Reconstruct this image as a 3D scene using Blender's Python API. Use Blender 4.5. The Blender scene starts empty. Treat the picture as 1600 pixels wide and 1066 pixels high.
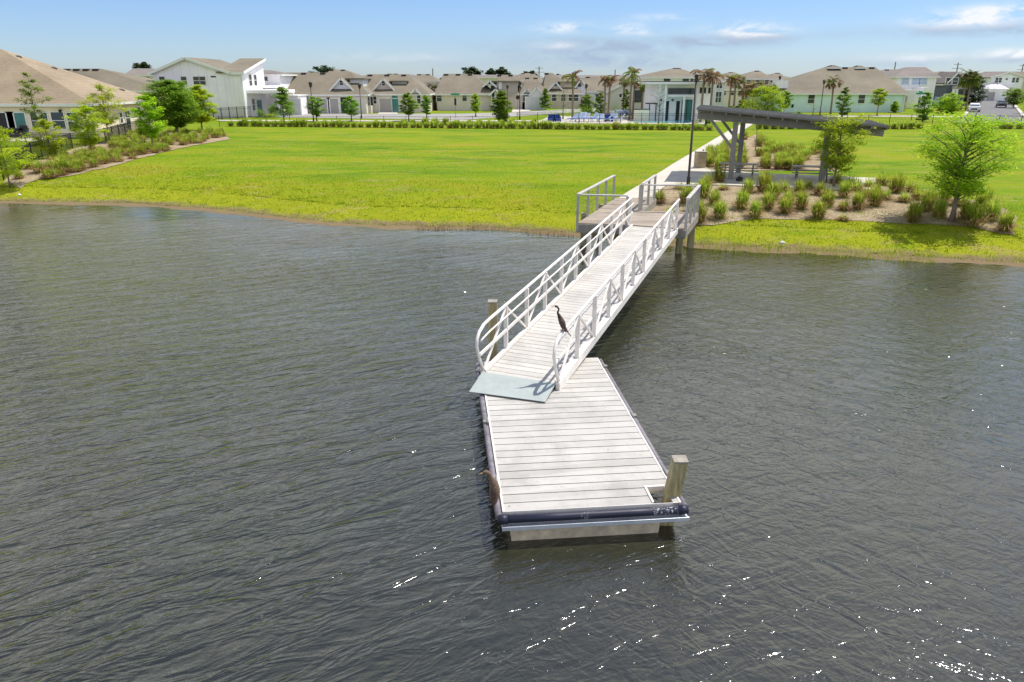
import bpy, bmesh, math, random
import numpy as np
from mathutils import Vector, Matrix, noise as mnoise
R=math.radians
sc=bpy.context.scene; C=sc.collection
# ---------------------------------------------------------------- camera
FPX=1150.0; CH=6.5; TH=math.atan(409/FPX); ct,st=math.cos(TH),math.sin(TH)
cam=bpy.data.cameras.new('camera'); cam.sensor_width=36; cam.lens=FPX/1600*36; cam.clip_end=6000; cam.clip_start=.1
co=bpy.data.objects.new('camera',cam); C.objects.link(co); co.location=(0,0,CH); co.rotation_euler=(math.pi/2-TH,0,0); sc.camera=co
def ray(px,py):
    x=(px-800)/FPX; y=-(py-533)/FPX
    return (x, ct+y*st, -st+y*ct)
def P(px,py,z):
    r=ray(px,py); t=(z-CH)/r[2]; return Vector((r[0]*t,r[1]*t,z))
def X(px,Y,z=3.0): return (px-800)/FPX*(Y*ct+(CH-z)*st)
def Z(py,Y):
    r=ray(800,py); return CH+r[2]/r[1]*Y
def YA(px,x,z=3.0): return (FPX*x/(px-800)-(CH-z)*st)/ct
# ---------------------------------------------------------------- terrain
SH=[(-200,46),(-60,42.5),(-28.5,41),(-20.9,40.2),(-16,38.4),(-12.8,36.7),(-9,34.6),(-5.9,33.7),(-1.5,33.4),(2.8,31.9),(5,30.4),(7.06,29.6),(12.5,28.2),(18.8,26.3),(30,23),(80,10),(300,-40)]
def shore(x):
    for (a,b),(c,d) in zip(SH,SH[1:]):
        if x<=c:
            t=(x-a)/(c-a); return b+(d-b)*max(0,t)
    return SH[-1][1]
def tz(x,y):
    d=y-shore(x)
    d+=.35*mnoise.noise((x*.5,y*.5,0))+.25*mnoise.noise((x*1.7,y*1.7,3)) if abs(d)<6 else 0
    if d<0: z=max(-1.6,d*.28)
    elif d<1.0: z=d*.11
    else:
        t=min(1,(d-1.0)/10); z=.11+1.09*(1-(1-t)**2)
    if 0<d<60: z+=.03*mnoise.noise((x*.25,y*.25,7))*min(1,d/4)
    return z
def G(px,py):
    z=1.2
    for _ in range(25):
        p=P(px,py,z); z=.5*z+.5*tz(p.x,p.y)
    return P(px,py,z)
# ---------------------------------------------------------------- materials
def nmat(name):
    m=bpy.data.materials.new(name); m.use_nodes=True; nt=m.node_tree; b=nt.nodes['Principled BSDF']; return m,nt,b
def ramp(nt,fac,stops):
    r=nt.nodes.new('ShaderNodeValToRGB'); e=r.color_ramp.elements
    while len(e)<len(stops): e.new(.5)
    for el,(p,c) in zip(e,stops): el.position=p; el.color=(*c,1) if len(c)==3 else c
    nt.links.new(fac,r.inputs[0]); return r.outputs[0]
def coords(nt,kind='Object',scale=(1,1,1),rot=(0,0,0)):
    t=nt.nodes.new('ShaderNodeTexCoord'); m=nt.nodes.new('ShaderNodeMapping'); m.inputs['Scale'].default_value=scale; m.inputs['Rotation'].default_value=rot
    nt.links.new(t.outputs[kind],m.inputs[0]); return m.outputs[0]
def noi(nt,vec,scale,detail=4,rough=.55,dist=0):
    n=nt.nodes.new('ShaderNodeTexNoise'); n.inputs['Scale'].default_value=scale; n.inputs['Detail'].default_value=detail; n.inputs['Roughness'].default_value=rough; n.inputs['Distortion'].default_value=dist
    nt.links.new(vec,n.inputs['Vector']); return n.outputs['Fac']
def mixc(nt,f,a,b,mode='MIX'):
    n=nt.nodes.new('ShaderNodeMix'); n.data_type='RGBA'; n.blend_type=mode
    for s,v in ((n.inputs[0],f),(n.inputs[6],a),(n.inputs[7],b)):
        if hasattr(v,'is_output'): nt.links.new(v,s)
        elif isinstance(v,(tuple,list)): s.default_value=(*v,1)
        else: s.default_value=v
    return n.outputs[2]
def mth(nt,op,a,b=0,c=None,clamp=False):
    n=nt.nodes.new('ShaderNodeMath'); n.operation=op; n.use_clamp=clamp
    for i,v in enumerate((a,b,c)):
        if v is None: continue
        if hasattr(v,'is_output'): nt.links.new(v,n.inputs[i])
        else: n.inputs[i].default_value=v
    return n.outputs[0]
def bump(nt,b,h,strength=.3,dist=.02):
    n=nt.nodes.new('ShaderNodeBump'); n.inputs['Strength'].default_value=strength; n.inputs['Distance'].default_value=dist
    nt.links.new(h,n.inputs['Height']); nt.links.new(n.outputs[0],b.inputs['Normal']); return n
def plain(name,col,rough=.6,metal=0,var=.15,scale=3,bmp=.1,spec=.4,kind='Object'):
    m,nt,b=nmat(name); v=coords(nt,kind)
    n1=noi(nt,v,scale,6,.65); lo=tuple(c*(1-var) for c in col); hi=tuple(min(1,c*(1+var)) for c in col)
    nt.links.new(ramp(nt,n1,[(.3,lo),(.7,hi)]),b.inputs['Base Color'])
    b.inputs['Roughness'].default_value=rough; b.inputs['Metallic'].default_value=metal; b.inputs['Specular IOR Level'].default_value=spec
    if bmp: bump(nt,b,noi(nt,v,scale*12,3),bmp,.01)
    return m
def siding(name,col,vertical=False,pitch=.2):
    m,nt,b=nmat(name); v=coords(nt); s=nt.nodes.new('ShaderNodeSeparateXYZ'); nt.links.new(v,s.inputs[0])
    src=mth(nt,'ADD',s.outputs[0],s.outputs[1]) if vertical else s.outputs[2]
    f=mth(nt,'FRACT',mth(nt,'DIVIDE',src,pitch)); n1=noi(nt,v,.6,5)
    base=ramp(nt,n1,[(.3,tuple(c*.93 for c in col)),(.7,tuple(min(1,c*1.04) for c in col))])
    line=mth(nt,'LESS_THAN',f,.08)
    nt.links.new(mixc(nt,mth(nt,'MULTIPLY',line,.14),base,(0.1,.1,.1)),b.inputs['Base Color'])
    b.inputs['Roughness'].default_value=.75; bump(nt,b,f,.25,.02); return m
def shingle(name,a,bcol):
    m,nt,b=nmat(name); v=coords(nt)
    s=nt.nodes.new('ShaderNodeSeparateXYZ'); nt.links.new(v,s.inputs[0])
    n1=noi(nt,coords(nt,'Object',(1,1,4)),2.4,6,.8); n2=noi(nt,v,.25,4)
    c=ramp(nt,n1,[(.25,a),(.75,bcol)]); c=mixc(nt,.4,c,ramp(nt,n2,[(.3,tuple(q*.8 for q in a)),(.7,tuple(q*1.1 for q in bcol))]))
    f=mth(nt,'FRACT',mth(nt,'MULTIPLY',s.outputs[2],7)); line=mth(nt,'LESS_THAN',f,.2)
    nt.links.new(mixc(nt,mth(nt,'MULTIPLY',line,.3),c,(.06,.05,.04)),b.inputs['Base Color']); b.inputs['Roughness'].default_value=.9
    bump(nt,b,n1,.5,.03); return m
def leafm(name,a,bcol,c3=None,trans=.35,nscale=.9):
    m,nt,b=nmat(name); g=nt.nodes.new('ShaderNodeNewGeometry'); oi=nt.nodes.new('ShaderNodeObjectInfo')
    c=ramp(nt,g.outputs['Random Per Island'],[(0,a),(.6,bcol),(1,c3 or bcol)])
    n=noi(nt,coords(nt),nscale,3,.5)
    c=mixc(nt,ramp(nt,n,[(.35,(0,0,0)),(.65,(.35,.35,.35))]),c,tuple(q*.75 for q in a))
    hs=nt.nodes.new('ShaderNodeHueSaturation'); nt.links.new(c,hs.inputs['Color'])
    nt.links.new(mth(nt,'MULTIPLY_ADD',oi.outputs['Random'],.03,.485),hs.inputs['Hue']); nt.links.new(mth(nt,'MULTIPLY_ADD',oi.outputs['Random'],.35,.85),hs.inputs['Value'])
    nt.links.new(hs.outputs[0],b.inputs['Base Color']); b.inputs['Roughness'].default_value=.65; b.inputs['Specular IOR Level'].default_value=.12
    tr=nt.nodes.new('ShaderNodeBsdfTranslucent'); nt.links.new(hs.outputs[0],tr.inputs[0])
    mx=nt.nodes.new('ShaderNodeMixShader'); mx.inputs[0].default_value=trans; out=nt.nodes['Material Output']
    nt.links.new(b.outputs[0],mx.inputs[1]); nt.links.new(tr.outputs[0],mx.inputs[2]); nt.links.new(mx.outputs[0],out.inputs[0]); return m
M={}
M['white']=plain('white_paint',(.74,.74,.71),.55,var=.05); M['alu']=plain('aluminium',(.80,.75,.70),.45,.05,var=.12,scale=5,bmp=.05)
M['trim']=plain('white_trim',(.78,.78,.75),.6,var=.04); M['black']=plain('black_metal',(.02,.02,.022),.5,.2,var=.2)
M['bronze']=plain('dark_bronze',(.055,.042,.04),.5,.3,var=.2); M['glass']=plain('window_glass',(.035,.05,.06),.08,var=.4,scale=.7,bmp=0,spec=.8)
M['tealglass']=plain('teal_glass',(.05,.2,.19),.1,var=.3,scale=.7,bmp=0,spec=.8)
M['dark']=plain('dark_opening',(.03,.03,.035),.8); M['vent']=plain('vent_metal',(.05,.035,.04),.6)
M['cream']=siding('cream_wall',(.88,.76,.57),False,.5); M['stucco_white']=plain('white_stucco',(.86,.85,.87),.8,var=.04,scale=.5)
M['panel_white']=siding('white_board_wall',(.86,.84,.92),True,1.22); M['front_white']=siding('bright_board_wall',(.86,.84,.86),True,.6)
M['beige']=siding('beige_siding',(.72,.64,.58),True,.35); M['pink']=siding('pinkish_siding',(.60,.50,.45)); M['sage']=siding('pale_blue_siding',(.66,.68,.72))
M['mint']=siding('mint_siding',(.62,.78,.76),False,.18); M['greyw']=siding('grey_siding',(.66,.62,.62),False,.18); M['darkw']=siding('slate_siding',(.10,.12,.16))
M['yellow']=siding('yellow_siding',(.65,.55,.33)); M['greige']=siding('greige_siding',(.42,.38,.34)); M['garage']=siding('garage_panels',(.40,.37,.36),False,.55)
M['garage_w']=siding('pale_garage_panels',(.62,.62,.63),False,.55)
M['roof']=shingle('tan_shingles',(.19,.142,.09),(.40,.315,.21)); M['roof2']=shingle('brown_shingles',(.122,.103,.070),(.25,.215,.155)); M['roof3']=shingle('grey_shingles',(.14,.12,.11),(.24,.205,.185))
M['concrete']=plain('pale_concrete',(.52,.48,.41),.85,var=.12,scale=1.2,bmp=.2); M['street']=plain('road_concrete',(.30,.285,.265),.85,var=.12,scale=.6,bmp=.2)
M['asphalt']=plain('asphalt',(.155,.15,.15),.85,var=.18,scale=.8,bmp=.25)
M['stone']=plain('tan_stone',(.42,.33,.22),.85,var=.25,scale=2,bmp=.4)
M['steel']=plain('grey_painted_steel',(.25,.24,.22),.5,.1,var=.15); M['steelroof']=plain('roof_metal',(.20,.195,.185),.5,.2,var=.2)
M['poolwater']=plain('pool_water',(.16,.55,.62),.08,var=.2,scale=2,bmp=.3)
M['blue']=plain('blue_fabric',(.03,.07,.30),.8); M['lounge']=plain('pale_blue_sling',(.40,.50,.66),.7); M['green_sign']=plain('sign_green',(.02,.30,.18),.5)
M['red']=plain('sign_red',(.4,.02,.02),.5); M['rubber']=plain('tyre_rubber',(.02,.02,.02),.8); M['lens']=plain('lamp_lens',(.6,.6,.6),.2)
M['taillight']=plain('tail_light',(.35,.02,.02),.3)
M['ramp']=plain('blue_grey_plate',(.36,.40,.385),.55,.1,var=.1,scale=4)
def planks(name,c1,c2,pitch,ang,gap=.06):
    m,nt,b=nmat(name); v=coords(nt,'Object',(1,1,1),(0,0,-ang)); s=nt.nodes.new('ShaderNodeSeparateXYZ'); nt.links.new(v,s.inputs[0])
    q=mth(nt,'FLOOR',mth(nt,'DIVIDE',s.outputs[1],pitch)); w=nt.nodes.new('ShaderNodeTexWhiteNoise'); w.noise_dimensions='1D'; nt.links.new(q,w.inputs['W'])
    n=noi(nt,coords(nt,'Object',(1,12,4)),3,5,.7); n3=noi(nt,v,1.5,5,.7)
    f=mth(nt,'ADD',mth(nt,'MULTIPLY',w.outputs[0],.4),mth(nt,'ADD',mth(nt,'MULTIPLY',n,.3),mth(nt,'MULTIPLY',n3,.35)))
    cc=ramp(nt,f,[(.25,c1),(.8,c2)]); d1=noi(nt,v,.9,6,.75); d2=noi(nt,v,13,3,.6)
    cc=mixc(nt,ramp(nt,d1,[(.46,(0,0,0)),(.72,(.6,.6,.6))]),cc,tuple(q*.6 for q in c1)); cc=mixc(nt,ramp(nt,d2,[(.71,(0,0,0)),(.74,(.7,.7,.7))]),cc,(.12,.10,.08))
    nt.links.new(cc,b.inputs['Base Color']); b.inputs['Roughness'].default_value=.75; bump(nt,b,n,.15,.01); return m
M['deck']=planks('pale_deck_boards',(.40,.38,.35),(.51,.49,.455),.235,R(5.5)); M['gdeck']=planks('gangway_boards',(.44,.42,.385),(.56,.535,.50),.2,0)
M['wood']=planks('weathered_planks',(.25,.20,.155),(.46,.39,.31),.14,0); M['timber']=plain('grey_timber',(.20,.18,.15),.85,var=.3,scale=4,bmp=.5)
M['railgrey']=plain('silvered_rail',(.46,.44,.41),.6,.1,var=.18,scale=5,bmp=.15)
M['timber']=plain('grey_timber',(.30,.27,.23),.85,var=.35,scale=4,bmp=.5)
def pilemat():
    m,nt,b=nmat('pile_wood'); v=coords(nt,'Object',(6,6,.7)); n=noi(nt,v,3,6,.7); nt.links.new(ramp(nt,n,[(.25,(.17,.14,.05)),(.5,(.38,.32,.16)),(.72,(.58,.51,.35))]),b.inputs['Base Color']); b.inputs['Roughness'].default_value=.9; bump(nt,b,n,.5,.02); return m
M['pile']=pilemat()
def fendermat():
    m,nt,b=nmat('navy_fender_rubber'); v=coords(nt); n=noi(nt,coords(nt,'Object',(1.2,1.2,1)),1.1,2); n2=noi(nt,coords(nt,'Object',(9,9,4)),4,6,.75)
    f=mth(nt,'MULTIPLY',ramp(nt,n,[(.60,(0,0,0)),(.68,(1,1,1))]),ramp(nt,n2,[(.54,(0,0,0)),(.60,(.8,.8,.8))]))
    nt.links.new(mixc(nt,f,(.012,.014,.035),(.7,.7,.7)),b.inputs['Base Color']); b.inputs['Roughness'].default_value=.5; return m
M['fender']=fendermat(); M['fenderedge']=plain('greyed_rubber',(.20,.18,.20),.6,var=.5,scale=6)
M['float']=plain('float_shell',(.60,.49,.36),.8,var=.3,scale=5,bmp=.3)
M['lip']=plain('anodised_lip',(.62,.66,.72),.35,.4)
M['bark']=plain('grey_bark',(.20,.16,.125),.9,var=.35,scale=8,bmp=.6); M['palmbark']=plain('palm_bark',(.24,.18,.13),.9,var=.3,scale=6,bmp=.6)
M['l_bright']=leafm('bright_leaves',(.25,.42,.012),(.46,.63,.025),(.64,.76,.05),.58); M['l_mid']=leafm('mid_leaves',(.12,.24,.02),(.26,.42,.035),(.40,.54,.06),.52)
M['l_dark']=leafm('dark_leaves',(.02,.05,.015),(.045,.10,.025),(.08,.14,.04),.25,.6); M['l_lime']=leafm('lime_leaves',(.32,.46,.012),(.54,.66,.025),(.70,.76,.05),.58)
M['l_pine']=leafm('pine_needles',(.04,.065,.025),(.07,.11,.04),(.11,.15,.06),.2,.5)
M['frond_g']=leafm('green_fronds',(.08,.15,.02),(.22,.31,.04),(.42,.40,.09),.4); M['frond_b']=leafm('brown_fronds',(.16,.09,.05),(.32,.19,.10),(.45,.33,.17),.3)
M['t_green']=leafm('tuft_green',(.25,.34,.03),(.42,.50,.05),(.64,.62,.15),.6,2); M['t_tan']=leafm('tuft_tan',(.26,.16,.07),(.50,.35,.15),(.66,.54,.26),.5,2)
M['g_blade']=leafm('grass_blades',(.13,.22,.005),(.21,.30,.008),(.34,.33,.03),.45,.3); M['reed']=leafm('reed_blades',(.20,.14,.06),(.35,.28,.12),(.25,.30,.06),.3,.5)
def groundmat():
    m,nt,b=nmat('lawn'); v=coords(nt); s=nt.nodes.new('ShaderNodeSeparateXYZ'); nt.links.new(v,s.inputs[0])
    a=noi(nt,coords(nt,'Object',(.10,.30,1)),1,6,.65,.4); f=noi(nt,v,9,5,.75); mid=noi(nt,coords(nt,'Object',(.5,1.1,1)),1,6,.7)
    c=ramp(nt,a,[(.30,(.075,.16,.002)),(.44,(.135,.24,.003)),(.56,(.21,.28,.004)),(.68,(.29,.26,.02))])
    c=mixc(nt,ramp(nt,mid,[(.50,(0,0,0)),(.70,(.8,.8,.8))]),c,(.31,.28,.02))
    yel=mth(nt,'SUBTRACT',1,mth(nt,'DIVIDE',mth(nt,'SUBTRACT',s.outputs[2],.35),.85,clamp=True),clamp=True)
    c=mixc(nt,mth(nt,'MULTIPLY',yel,ramp(nt,noi(nt,v,.8,5,.7),[(.30,(.3,.3,.3)),(.52,(1,1,1))])),c,(.31,.325,.012))
    c=mixc(nt,ramp(nt,f,[(.3,(.45,.45,.45)),(.62,(0,0,0))]),c,(.07,.12,.006))
    bare=noi(nt,coords(nt,'Object',(.35,.9,1)),1.3,6,.75)
    c=mixc(nt,ramp(nt,bare,[(.55,(0,0,0)),(.66,(.6,.6,.6))]),c,(.33,.25,.10))
    zz=mth(nt,'ADD',s.outputs[2],mth(nt,'MULTIPLY',mth(nt,'SUBTRACT',noi(nt,v,1.2,5,.7),.5),.35))
    mud=mth(nt,'SUBTRACT',1,mth(nt,'DIVIDE',mth(nt,'SUBTRACT',zz,.07),.12,clamp=True),clamp=True)
    c=mixc(nt,mud,c,(.21,.155,.085))
    nt.links.new(c,b.inputs['Base Color']); b.inputs['Roughness'].default_value=.95; b.inputs['Specular IOR Level'].default_value=.1
    bump(nt,b,noi(nt,v,14,4,.7),.9,.05); return m
M['lawn']=groundmat()
def mulchmat():
    m,nt,b=nmat('mulch'); v=coords(nt); f=noi(nt,v,7,6,.8); g=noi(nt,v,.7,5,.6)
    c=ramp(nt,f,[(.3,(.15,.105,.055)),(.5,(.35,.27,.16)),(.7,(.54,.45,.30))]); c=mixc(nt,ramp(nt,g,[(.45,(0,0,0)),(.7,(.6,.6,.6))]),c,(.20,.12,.075))
    nt.links.new(c,b.inputs['Base Color']); b.inputs['Roughness'].default_value=.95; bump(nt,b,f,1,.06); return m
M['mulch']=mulchmat()
def watermat():
    m,nt,b=nmat('lake_water')
    def wc(lx,ly,ang):
        t=nt.nodes.new('ShaderNodeTexCoord'); q=nt.nodes.new('ShaderNodeMapping'); q.vector_type='TEXTURE'; q.inputs['Scale'].default_value=(lx,ly,1); q.inputs['Rotation'].default_value=(0,0,R(ang))
        nt.links.new(t.outputs['Object'],q.inputs[0]); return q.outputs[0]
    def ridge(n,w=1.0): return mth(nt,'SUBTRACT',1,mth(nt,'MULTIPLY',mth(nt,'ABSOLUTE',mth(nt,'SUBTRACT',n,.5)),2*w))
    n1=noi(nt,wc(1.7,.62,22),1.0,2,.5,.4)
    n2=noi(nt,wc(1.15,.38,27),1.0,3,.62,.45)
    n5=noi(nt,wc(.7,.34,-38),1.0,3,.6,.5)
    n3=noi(nt,wc(.24,.12,16),1.2,4,.65,.4)
    n4=noi(nt,coords(nt,'Object',(.10,.16,1)),1,3,.5)
    sx=nt.nodes.new('ShaderNodeSeparateXYZ'); nt.links.new(coords(nt),sx.inputs[0])
    cross=mth(nt,'DIVIDE',mth(nt,'ADD',sx.outputs[0],mth(nt,'MULTIPLY',n4,4)),7,clamp=True)
    h=mth(nt,'ADD',mth(nt,'MULTIPLY',n1,.36),mth(nt,'ADD',mth(nt,'MULTIPLY',ridge(n2),mth(nt,'MULTIPLY_ADD',cross,-.14,.36)),mth(nt,'ADD',mth(nt,'MULTIPLY',n3,.10),mth(nt,'MULTIPLY',mth(nt,'MULTIPLY',ridge(n5),cross),.26))))
    dsh=mth(nt,'SUBTRACT',mth(nt,'SUBTRACT',32.3,mth(nt,'MULTIPLY',sx.outputs[0],.28)),sx.outputs[1])
    calm=mth(nt,'MULTIPLY_ADD',mth(nt,'DIVIDE',mth(nt,'ADD',dsh,mth(nt,'MULTIPLY',mth(nt,'SUBTRACT',n4,.5),9)),7,clamp=True),.8,.2)
    lee=mth(nt,'MULTIPLY',mth(nt,'DIVIDE',mth(nt,'ADD',sx.outputs[0],4.5),7,clamp=True),mth(nt,'DIVIDE',mth(nt,'SUBTRACT',21,sx.outputs[1]),10,clamp=True))
    amp=mth(nt,'MULTIPLY',calm,mth(nt,'SUBTRACT',1,mth(nt,'MULTIPLY',lee,.47)))
    h=mth(nt,'MULTIPLY',mth(nt,'MULTIPLY',h,amp),ramp(nt,n4,[(.3,(.65,.65,.65)),(.7,(1.12,1.12,1.12))]))
    g=noi(nt,coords(nt,'Object',(.07,.11,1)),1,3,.5)
    nt.links.new(ramp(nt,g,[(.35,(.019,.022,.012)),(.7,(.028,.027,.016))]),b.inputs['Base Color'])
    nt.links.new(mth(nt,'MULTIPLY_ADD',lee,.10,.05),b.inputs['Roughness']); b.inputs['IOR'].default_value=1.72; b.inputs['Specular IOR Level'].default_value=.6
    bump(nt,b,h,1,.185); return m
M['water']=watermat()
# ---------------------------------------------------------------- mesh builder
class MB:
    def __init__(s): s.v=[]; s.f=[]; s.m=[]
    def add(s,vs,fs,mi=0):
        o=len(s.v); s.v+= [tuple(q) for q in vs]; s.f+=[tuple(i+o for i in f) for f in fs]; s.m+=[mi]*len(fs); return s
    def box(s,x0,x1,y0,y1,z0,z1,mi=0):
        return s.add([(x0,y0,z0),(x1,y0,z0),(x1,y1,z0),(x0,y1,z0),(x0,y0,z1),(x1,y0,z1),(x1,y1,z1),(x0,y1,z1)],[(0,3,2,1),(4,5,6,7),(0,1,5,4),(1,2,6,5),(2,3,7,6),(3,0,4,7)],mi)
    def prism(s,poly,z0,z1,mi=0):
        n=len(poly); a=[(p[0],p[1],z0) for p in poly]; b=[(p[0],p[1],z1) for p in poly]
        return s.add(a+b,[tuple(range(n))[::-1],tuple(range(n,2*n))]+[(i,(i+1)%n,n+(i+1)%n,n+i) for i in range(n)],mi)
    def beam(s,a,b,w,h,mi=0,up=(0,0,1)):
        a=Vector(a);b=Vector(b);d=(b-a).normalized();u=Vector(up)
        if abs(d.dot(u))>.98: u=Vector((1,0,0))
        r=d.cross(u).normalized()*w/2; t=r.cross(d).normalized()*h/2
        vs=[p+q for p in (a,b) for q in (-r-t,r-t,r+t,-r+t)]
        return s.add(vs,[(0,1,2,3),(7,6,5,4),(0,4,5,1),(1,5,6,2),(2,6,7,3),(3,7,4,0)],mi)
    def tube(s,pts,rad,n=8,mi=0,flat=None):
        pts=[Vector(p) for p in pts]; L=len(pts)
        if not hasattr(rad,'__len__'): rad=[rad]*L
        vs=[]; prev=None
        for i,p in enumerate(pts):
            d=(pts[min(i+1,L-1)]-pts[max(i-1,0)]).normalized()
            if prev is None:
                prev=d.orthogonal().normalized() if flat is None else (Vector(flat)-d*d.dot(Vector(flat))).normalized()
            else: prev=(prev-d*prev.dot(d)).normalized()
            q=d.cross(prev)
            rr=rad[i]; ra,rb=(rr if hasattr(rr,'__len__') else (rr,rr))
            for k in range(n):
                a=2*math.pi*k/n; vs.append(p+prev*math.cos(a)*ra+q*math.sin(a)*rb)
        fs=[(i*n+k,i*n+(k+1)%n,(i+1)*n+(k+1)%n,(i+1)*n+k) for i in range(L-1) for k in range(n)]
        fs+=[tuple(range(n))[::-1],tuple(range((L-1)*n,L*n))]
        return s.add(vs,fs,mi)
    def quad(s,a,b,c,d,mi=0): return s.add([a,b,c,d],[(0,1,2,3)],mi)
    def build(s,name,mats,parent=None,smooth=False,bevel=0):
        me=bpy.data.meshes.new(name); me.from_pydata(s.v,[],s.f)
        for k in (mats if isinstance(mats,(list,tuple)) else [mats]): me.materials.append(M[k] if isinstance(k,str) else k)
        if any(s.m): me.polygons.foreach_set('material_index',s.m)
        if smooth: me.polygons.foreach_set('use_smooth',[True]*len(s.f))
        me.update(); o=bpy.data.objects.new(name,me); C.objects.link(o)
        if parent: o.parent=parent; o.location=-parent.location if False else (0,0,0)
        if bevel:
            bv=o.modifiers.new('bevel','BEVEL'); bv.width=bevel; bv.segments=2; bv.limit_method='ANGLE'
        return o
def tag(o,label=None,cat=None,group=None,kind=None):
    for k,v in (('label',label),('category',cat),('group',group),('kind',kind)):
        if v: o[k]=v
    return o
def empty(name,loc=(0,0,0),rz=0,label=None,cat=None,group=None):
    o=bpy.data.objects.new(name,None); C.objects.link(o); o.location=loc; o.rotation_euler=(0,0,rz); o.empty_display_size=.2; return tag(o,label,cat,group)
KIDS={}
def copy_tree(o,loc=None,rz=None,scale=None,label=None,group=None,parent=None):
    c=o.copy(); C.objects.link(c)
    if parent: c.parent=parent
    if loc is not None: c.location=loc
    if rz is not None: c.rotation_euler=(0,0,rz)
    if scale is not None: c.scale=(scale,)*3 if not hasattr(scale,'__len__') else scale
    if label: c['label']=label
    if group: c['group']=group
    for ch in [q for q in ALL(o)]: copy_tree(ch,parent=c)
    return c
def ALL(o):
    if o.name not in KIDS: KIDS[o.name]=list(o.children)
    return KIDS[o.name]
def sheet(name,poly,dz,mat,step=.8,label=None,flat=None):
    bm=bmesh.new(); vs=[bm.verts.new((p[0],p[1],0)) for p in poly]; bm.faces.new(vs)
    xs=[p[0] for p in poly]; ys=[p[1] for p in poly]
    for ax,(a,b) in ((0,(min(xs),max(xs))),(1,(min(ys),max(ys)))):
        k=a+step
        while k<b:
            no=(1,0,0) if ax==0 else (0,1,0); cp=(k,0,0) if ax==0 else (0,k,0)
            bmesh.ops.bisect_plane(bm,geom=bm.verts[:]+bm.edges[:]+bm.faces[:],plane_co=cp,plane_no=no); k+=step
    for v in bm.verts: v.co.z=(flat if flat is not None else tz(v.co.x,v.co.y))+dz
    bmesh.ops.recalc_face_normals(bm,faces=bm.faces)
    if sum(f.normal.z for f in bm.faces)<0: bmesh.ops.reverse_faces(bm,faces=bm.faces)
    me=bpy.data.meshes.new(name); bm.to_mesh(me); bm.free(); me.materials.append(M[mat]); o=bpy.data.objects.new(name,me); C.objects.link(o); o['kind']='structure'; return o
def wob(poly,amp=.25,step=.7,seed=0):
    out=[]
    for i,p in enumerate(poly):
        a=Vector(p[:2]); b=Vector(poly[(i+1)%len(poly)][:2]); n=max(1,int((b-a).length/step))
        for k in range(n):
            q=a.lerp(b,k/n); out.append((q.x+amp*mnoise.noise((q.x*.8,q.y*.8,seed)),q.y+amp*mnoise.noise((q.x*.8,q.y*.8,seed+9))))
    return out
# ---------------------------------------------------------------- ground, water
def axis(a,b,fine,lo,hi,coarse):
    r=[]; k=lo
    while k<a: r.append(k); k+=max(fine,(a-k)*.35) if k<a else fine
    k=a
    while k<b: r.append(k); k+=fine
    k=b
    while k<hi: r.append(k); k+=max(fine,(k-b)*.35+fine)
    r.append(hi); return sorted(set(r))
def ground():
    xs=axis(-45,40,.5,-2500,2500,0); ys=axis(20,60,.4,-300,3500,0)
    vs=[(x,y,tz(x,y)) for y in ys for x in xs]; n=len(xs)
    fs=[(j*n+i,j*n+i+1,(j+1)*n+i+1,(j+1)*n+i) for j in range(len(ys)-1) for i in range(n-1)]
    m=MB(); m.add(vs,fs); o=m.build('ground','lawn',smooth=True); tag(o,kind='structure')
ground()
m=MB(); m.add([(-300,-60,0),(300,-60,0),(300,48,0),(-300,48,0)],[(0,1,2,3)]); tag(m.build('lake_water','water'),kind='structure')
# ---------------------------------------------------------------- dock
UD=R(5.5); du=Vector((-math.sin(UD),math.cos(UD),0)); dv=Vector((math.cos(UD),math.sin(UD),0)); DO=Vector((-.14,9.36,0)); DW,DL=2.70,6.12
dock=empty('floating_dock',(DO.x,DO.y,0),UD,'pale plank floating dock with a navy rubber bumper at its front end','dock')
m=MB(); n=26; pt=DL/n
for i in range(n):
    x0=.03;x1=DW-.03
    if i==0 or i==1: x1=DW-.42
    m.box(x0,x1,i*pt+.010,(i+1)*pt-.010,.462,.5)
m.box(DW-.12,DW-.03,.0,2*pt,.462,.5)
m.build('deck_board','deck',dock)['kind']='stuff'
m=MB(); m.box(.0,.03,0,DL,.3,.51); m.box(DW-.03,DW,0,DL,.3,.51); m.box(.03,DW-.03,DL-.03,DL,.3,.51); m.box(.03,DW-.03,-.0,.008,.3,.505)
m.box(.04,DW-.04,.52,DL-.06,.36,.44); m.box(.04,DW-.46,.06,.515,.36,.44); m.build('frame','alu',dock,bevel=.004)
m=MB(); m.box(DW-.44,DW-.41,.03,.46,.44,.52); m.box(DW-.44,DW-.12,.46,.50,.44,.52); m.build('pile_guide','alu',dock)
def hose(pts,r): m=MB(); m.tube(pts,r,14); return m
hose([(-.02,-.09,.43),(DW*.3,-.095,.43),(DW*.7,-.095,.43),(DW+.02,-.09,.43)],(.062)).build('bumper','fender',dock,smooth=True)
for xx in (-.02,DW-.02,):
    m=MB(); m.tube([(xx-.04,-.085,.43),(xx+.09,-.085,.43)],.072,14); m.build('bumper_cap','fender',dock,smooth=True)
for xx,nm in ((-.05,'side_fender'),(DW+.05,'side_fender')):
    m=MB(); m.tube([(xx,-.02,.43),(xx,DL*.5,.43),(xx,DL,.43)],.058,10); m.build(nm,'fenderedge',dock,smooth=True)
    for q in (.9,3.05,5.6):
        m=MB(); s=1 if xx>0 else -1; m.box(xx-.05,xx+.05,q-.05,q+.05,.485,.52); m.tube([(xx-.03*s,q-.12,.53),(xx-.03*s,q+.12,.53)],.018,6); m.build('cleat','steel',dock)
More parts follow.
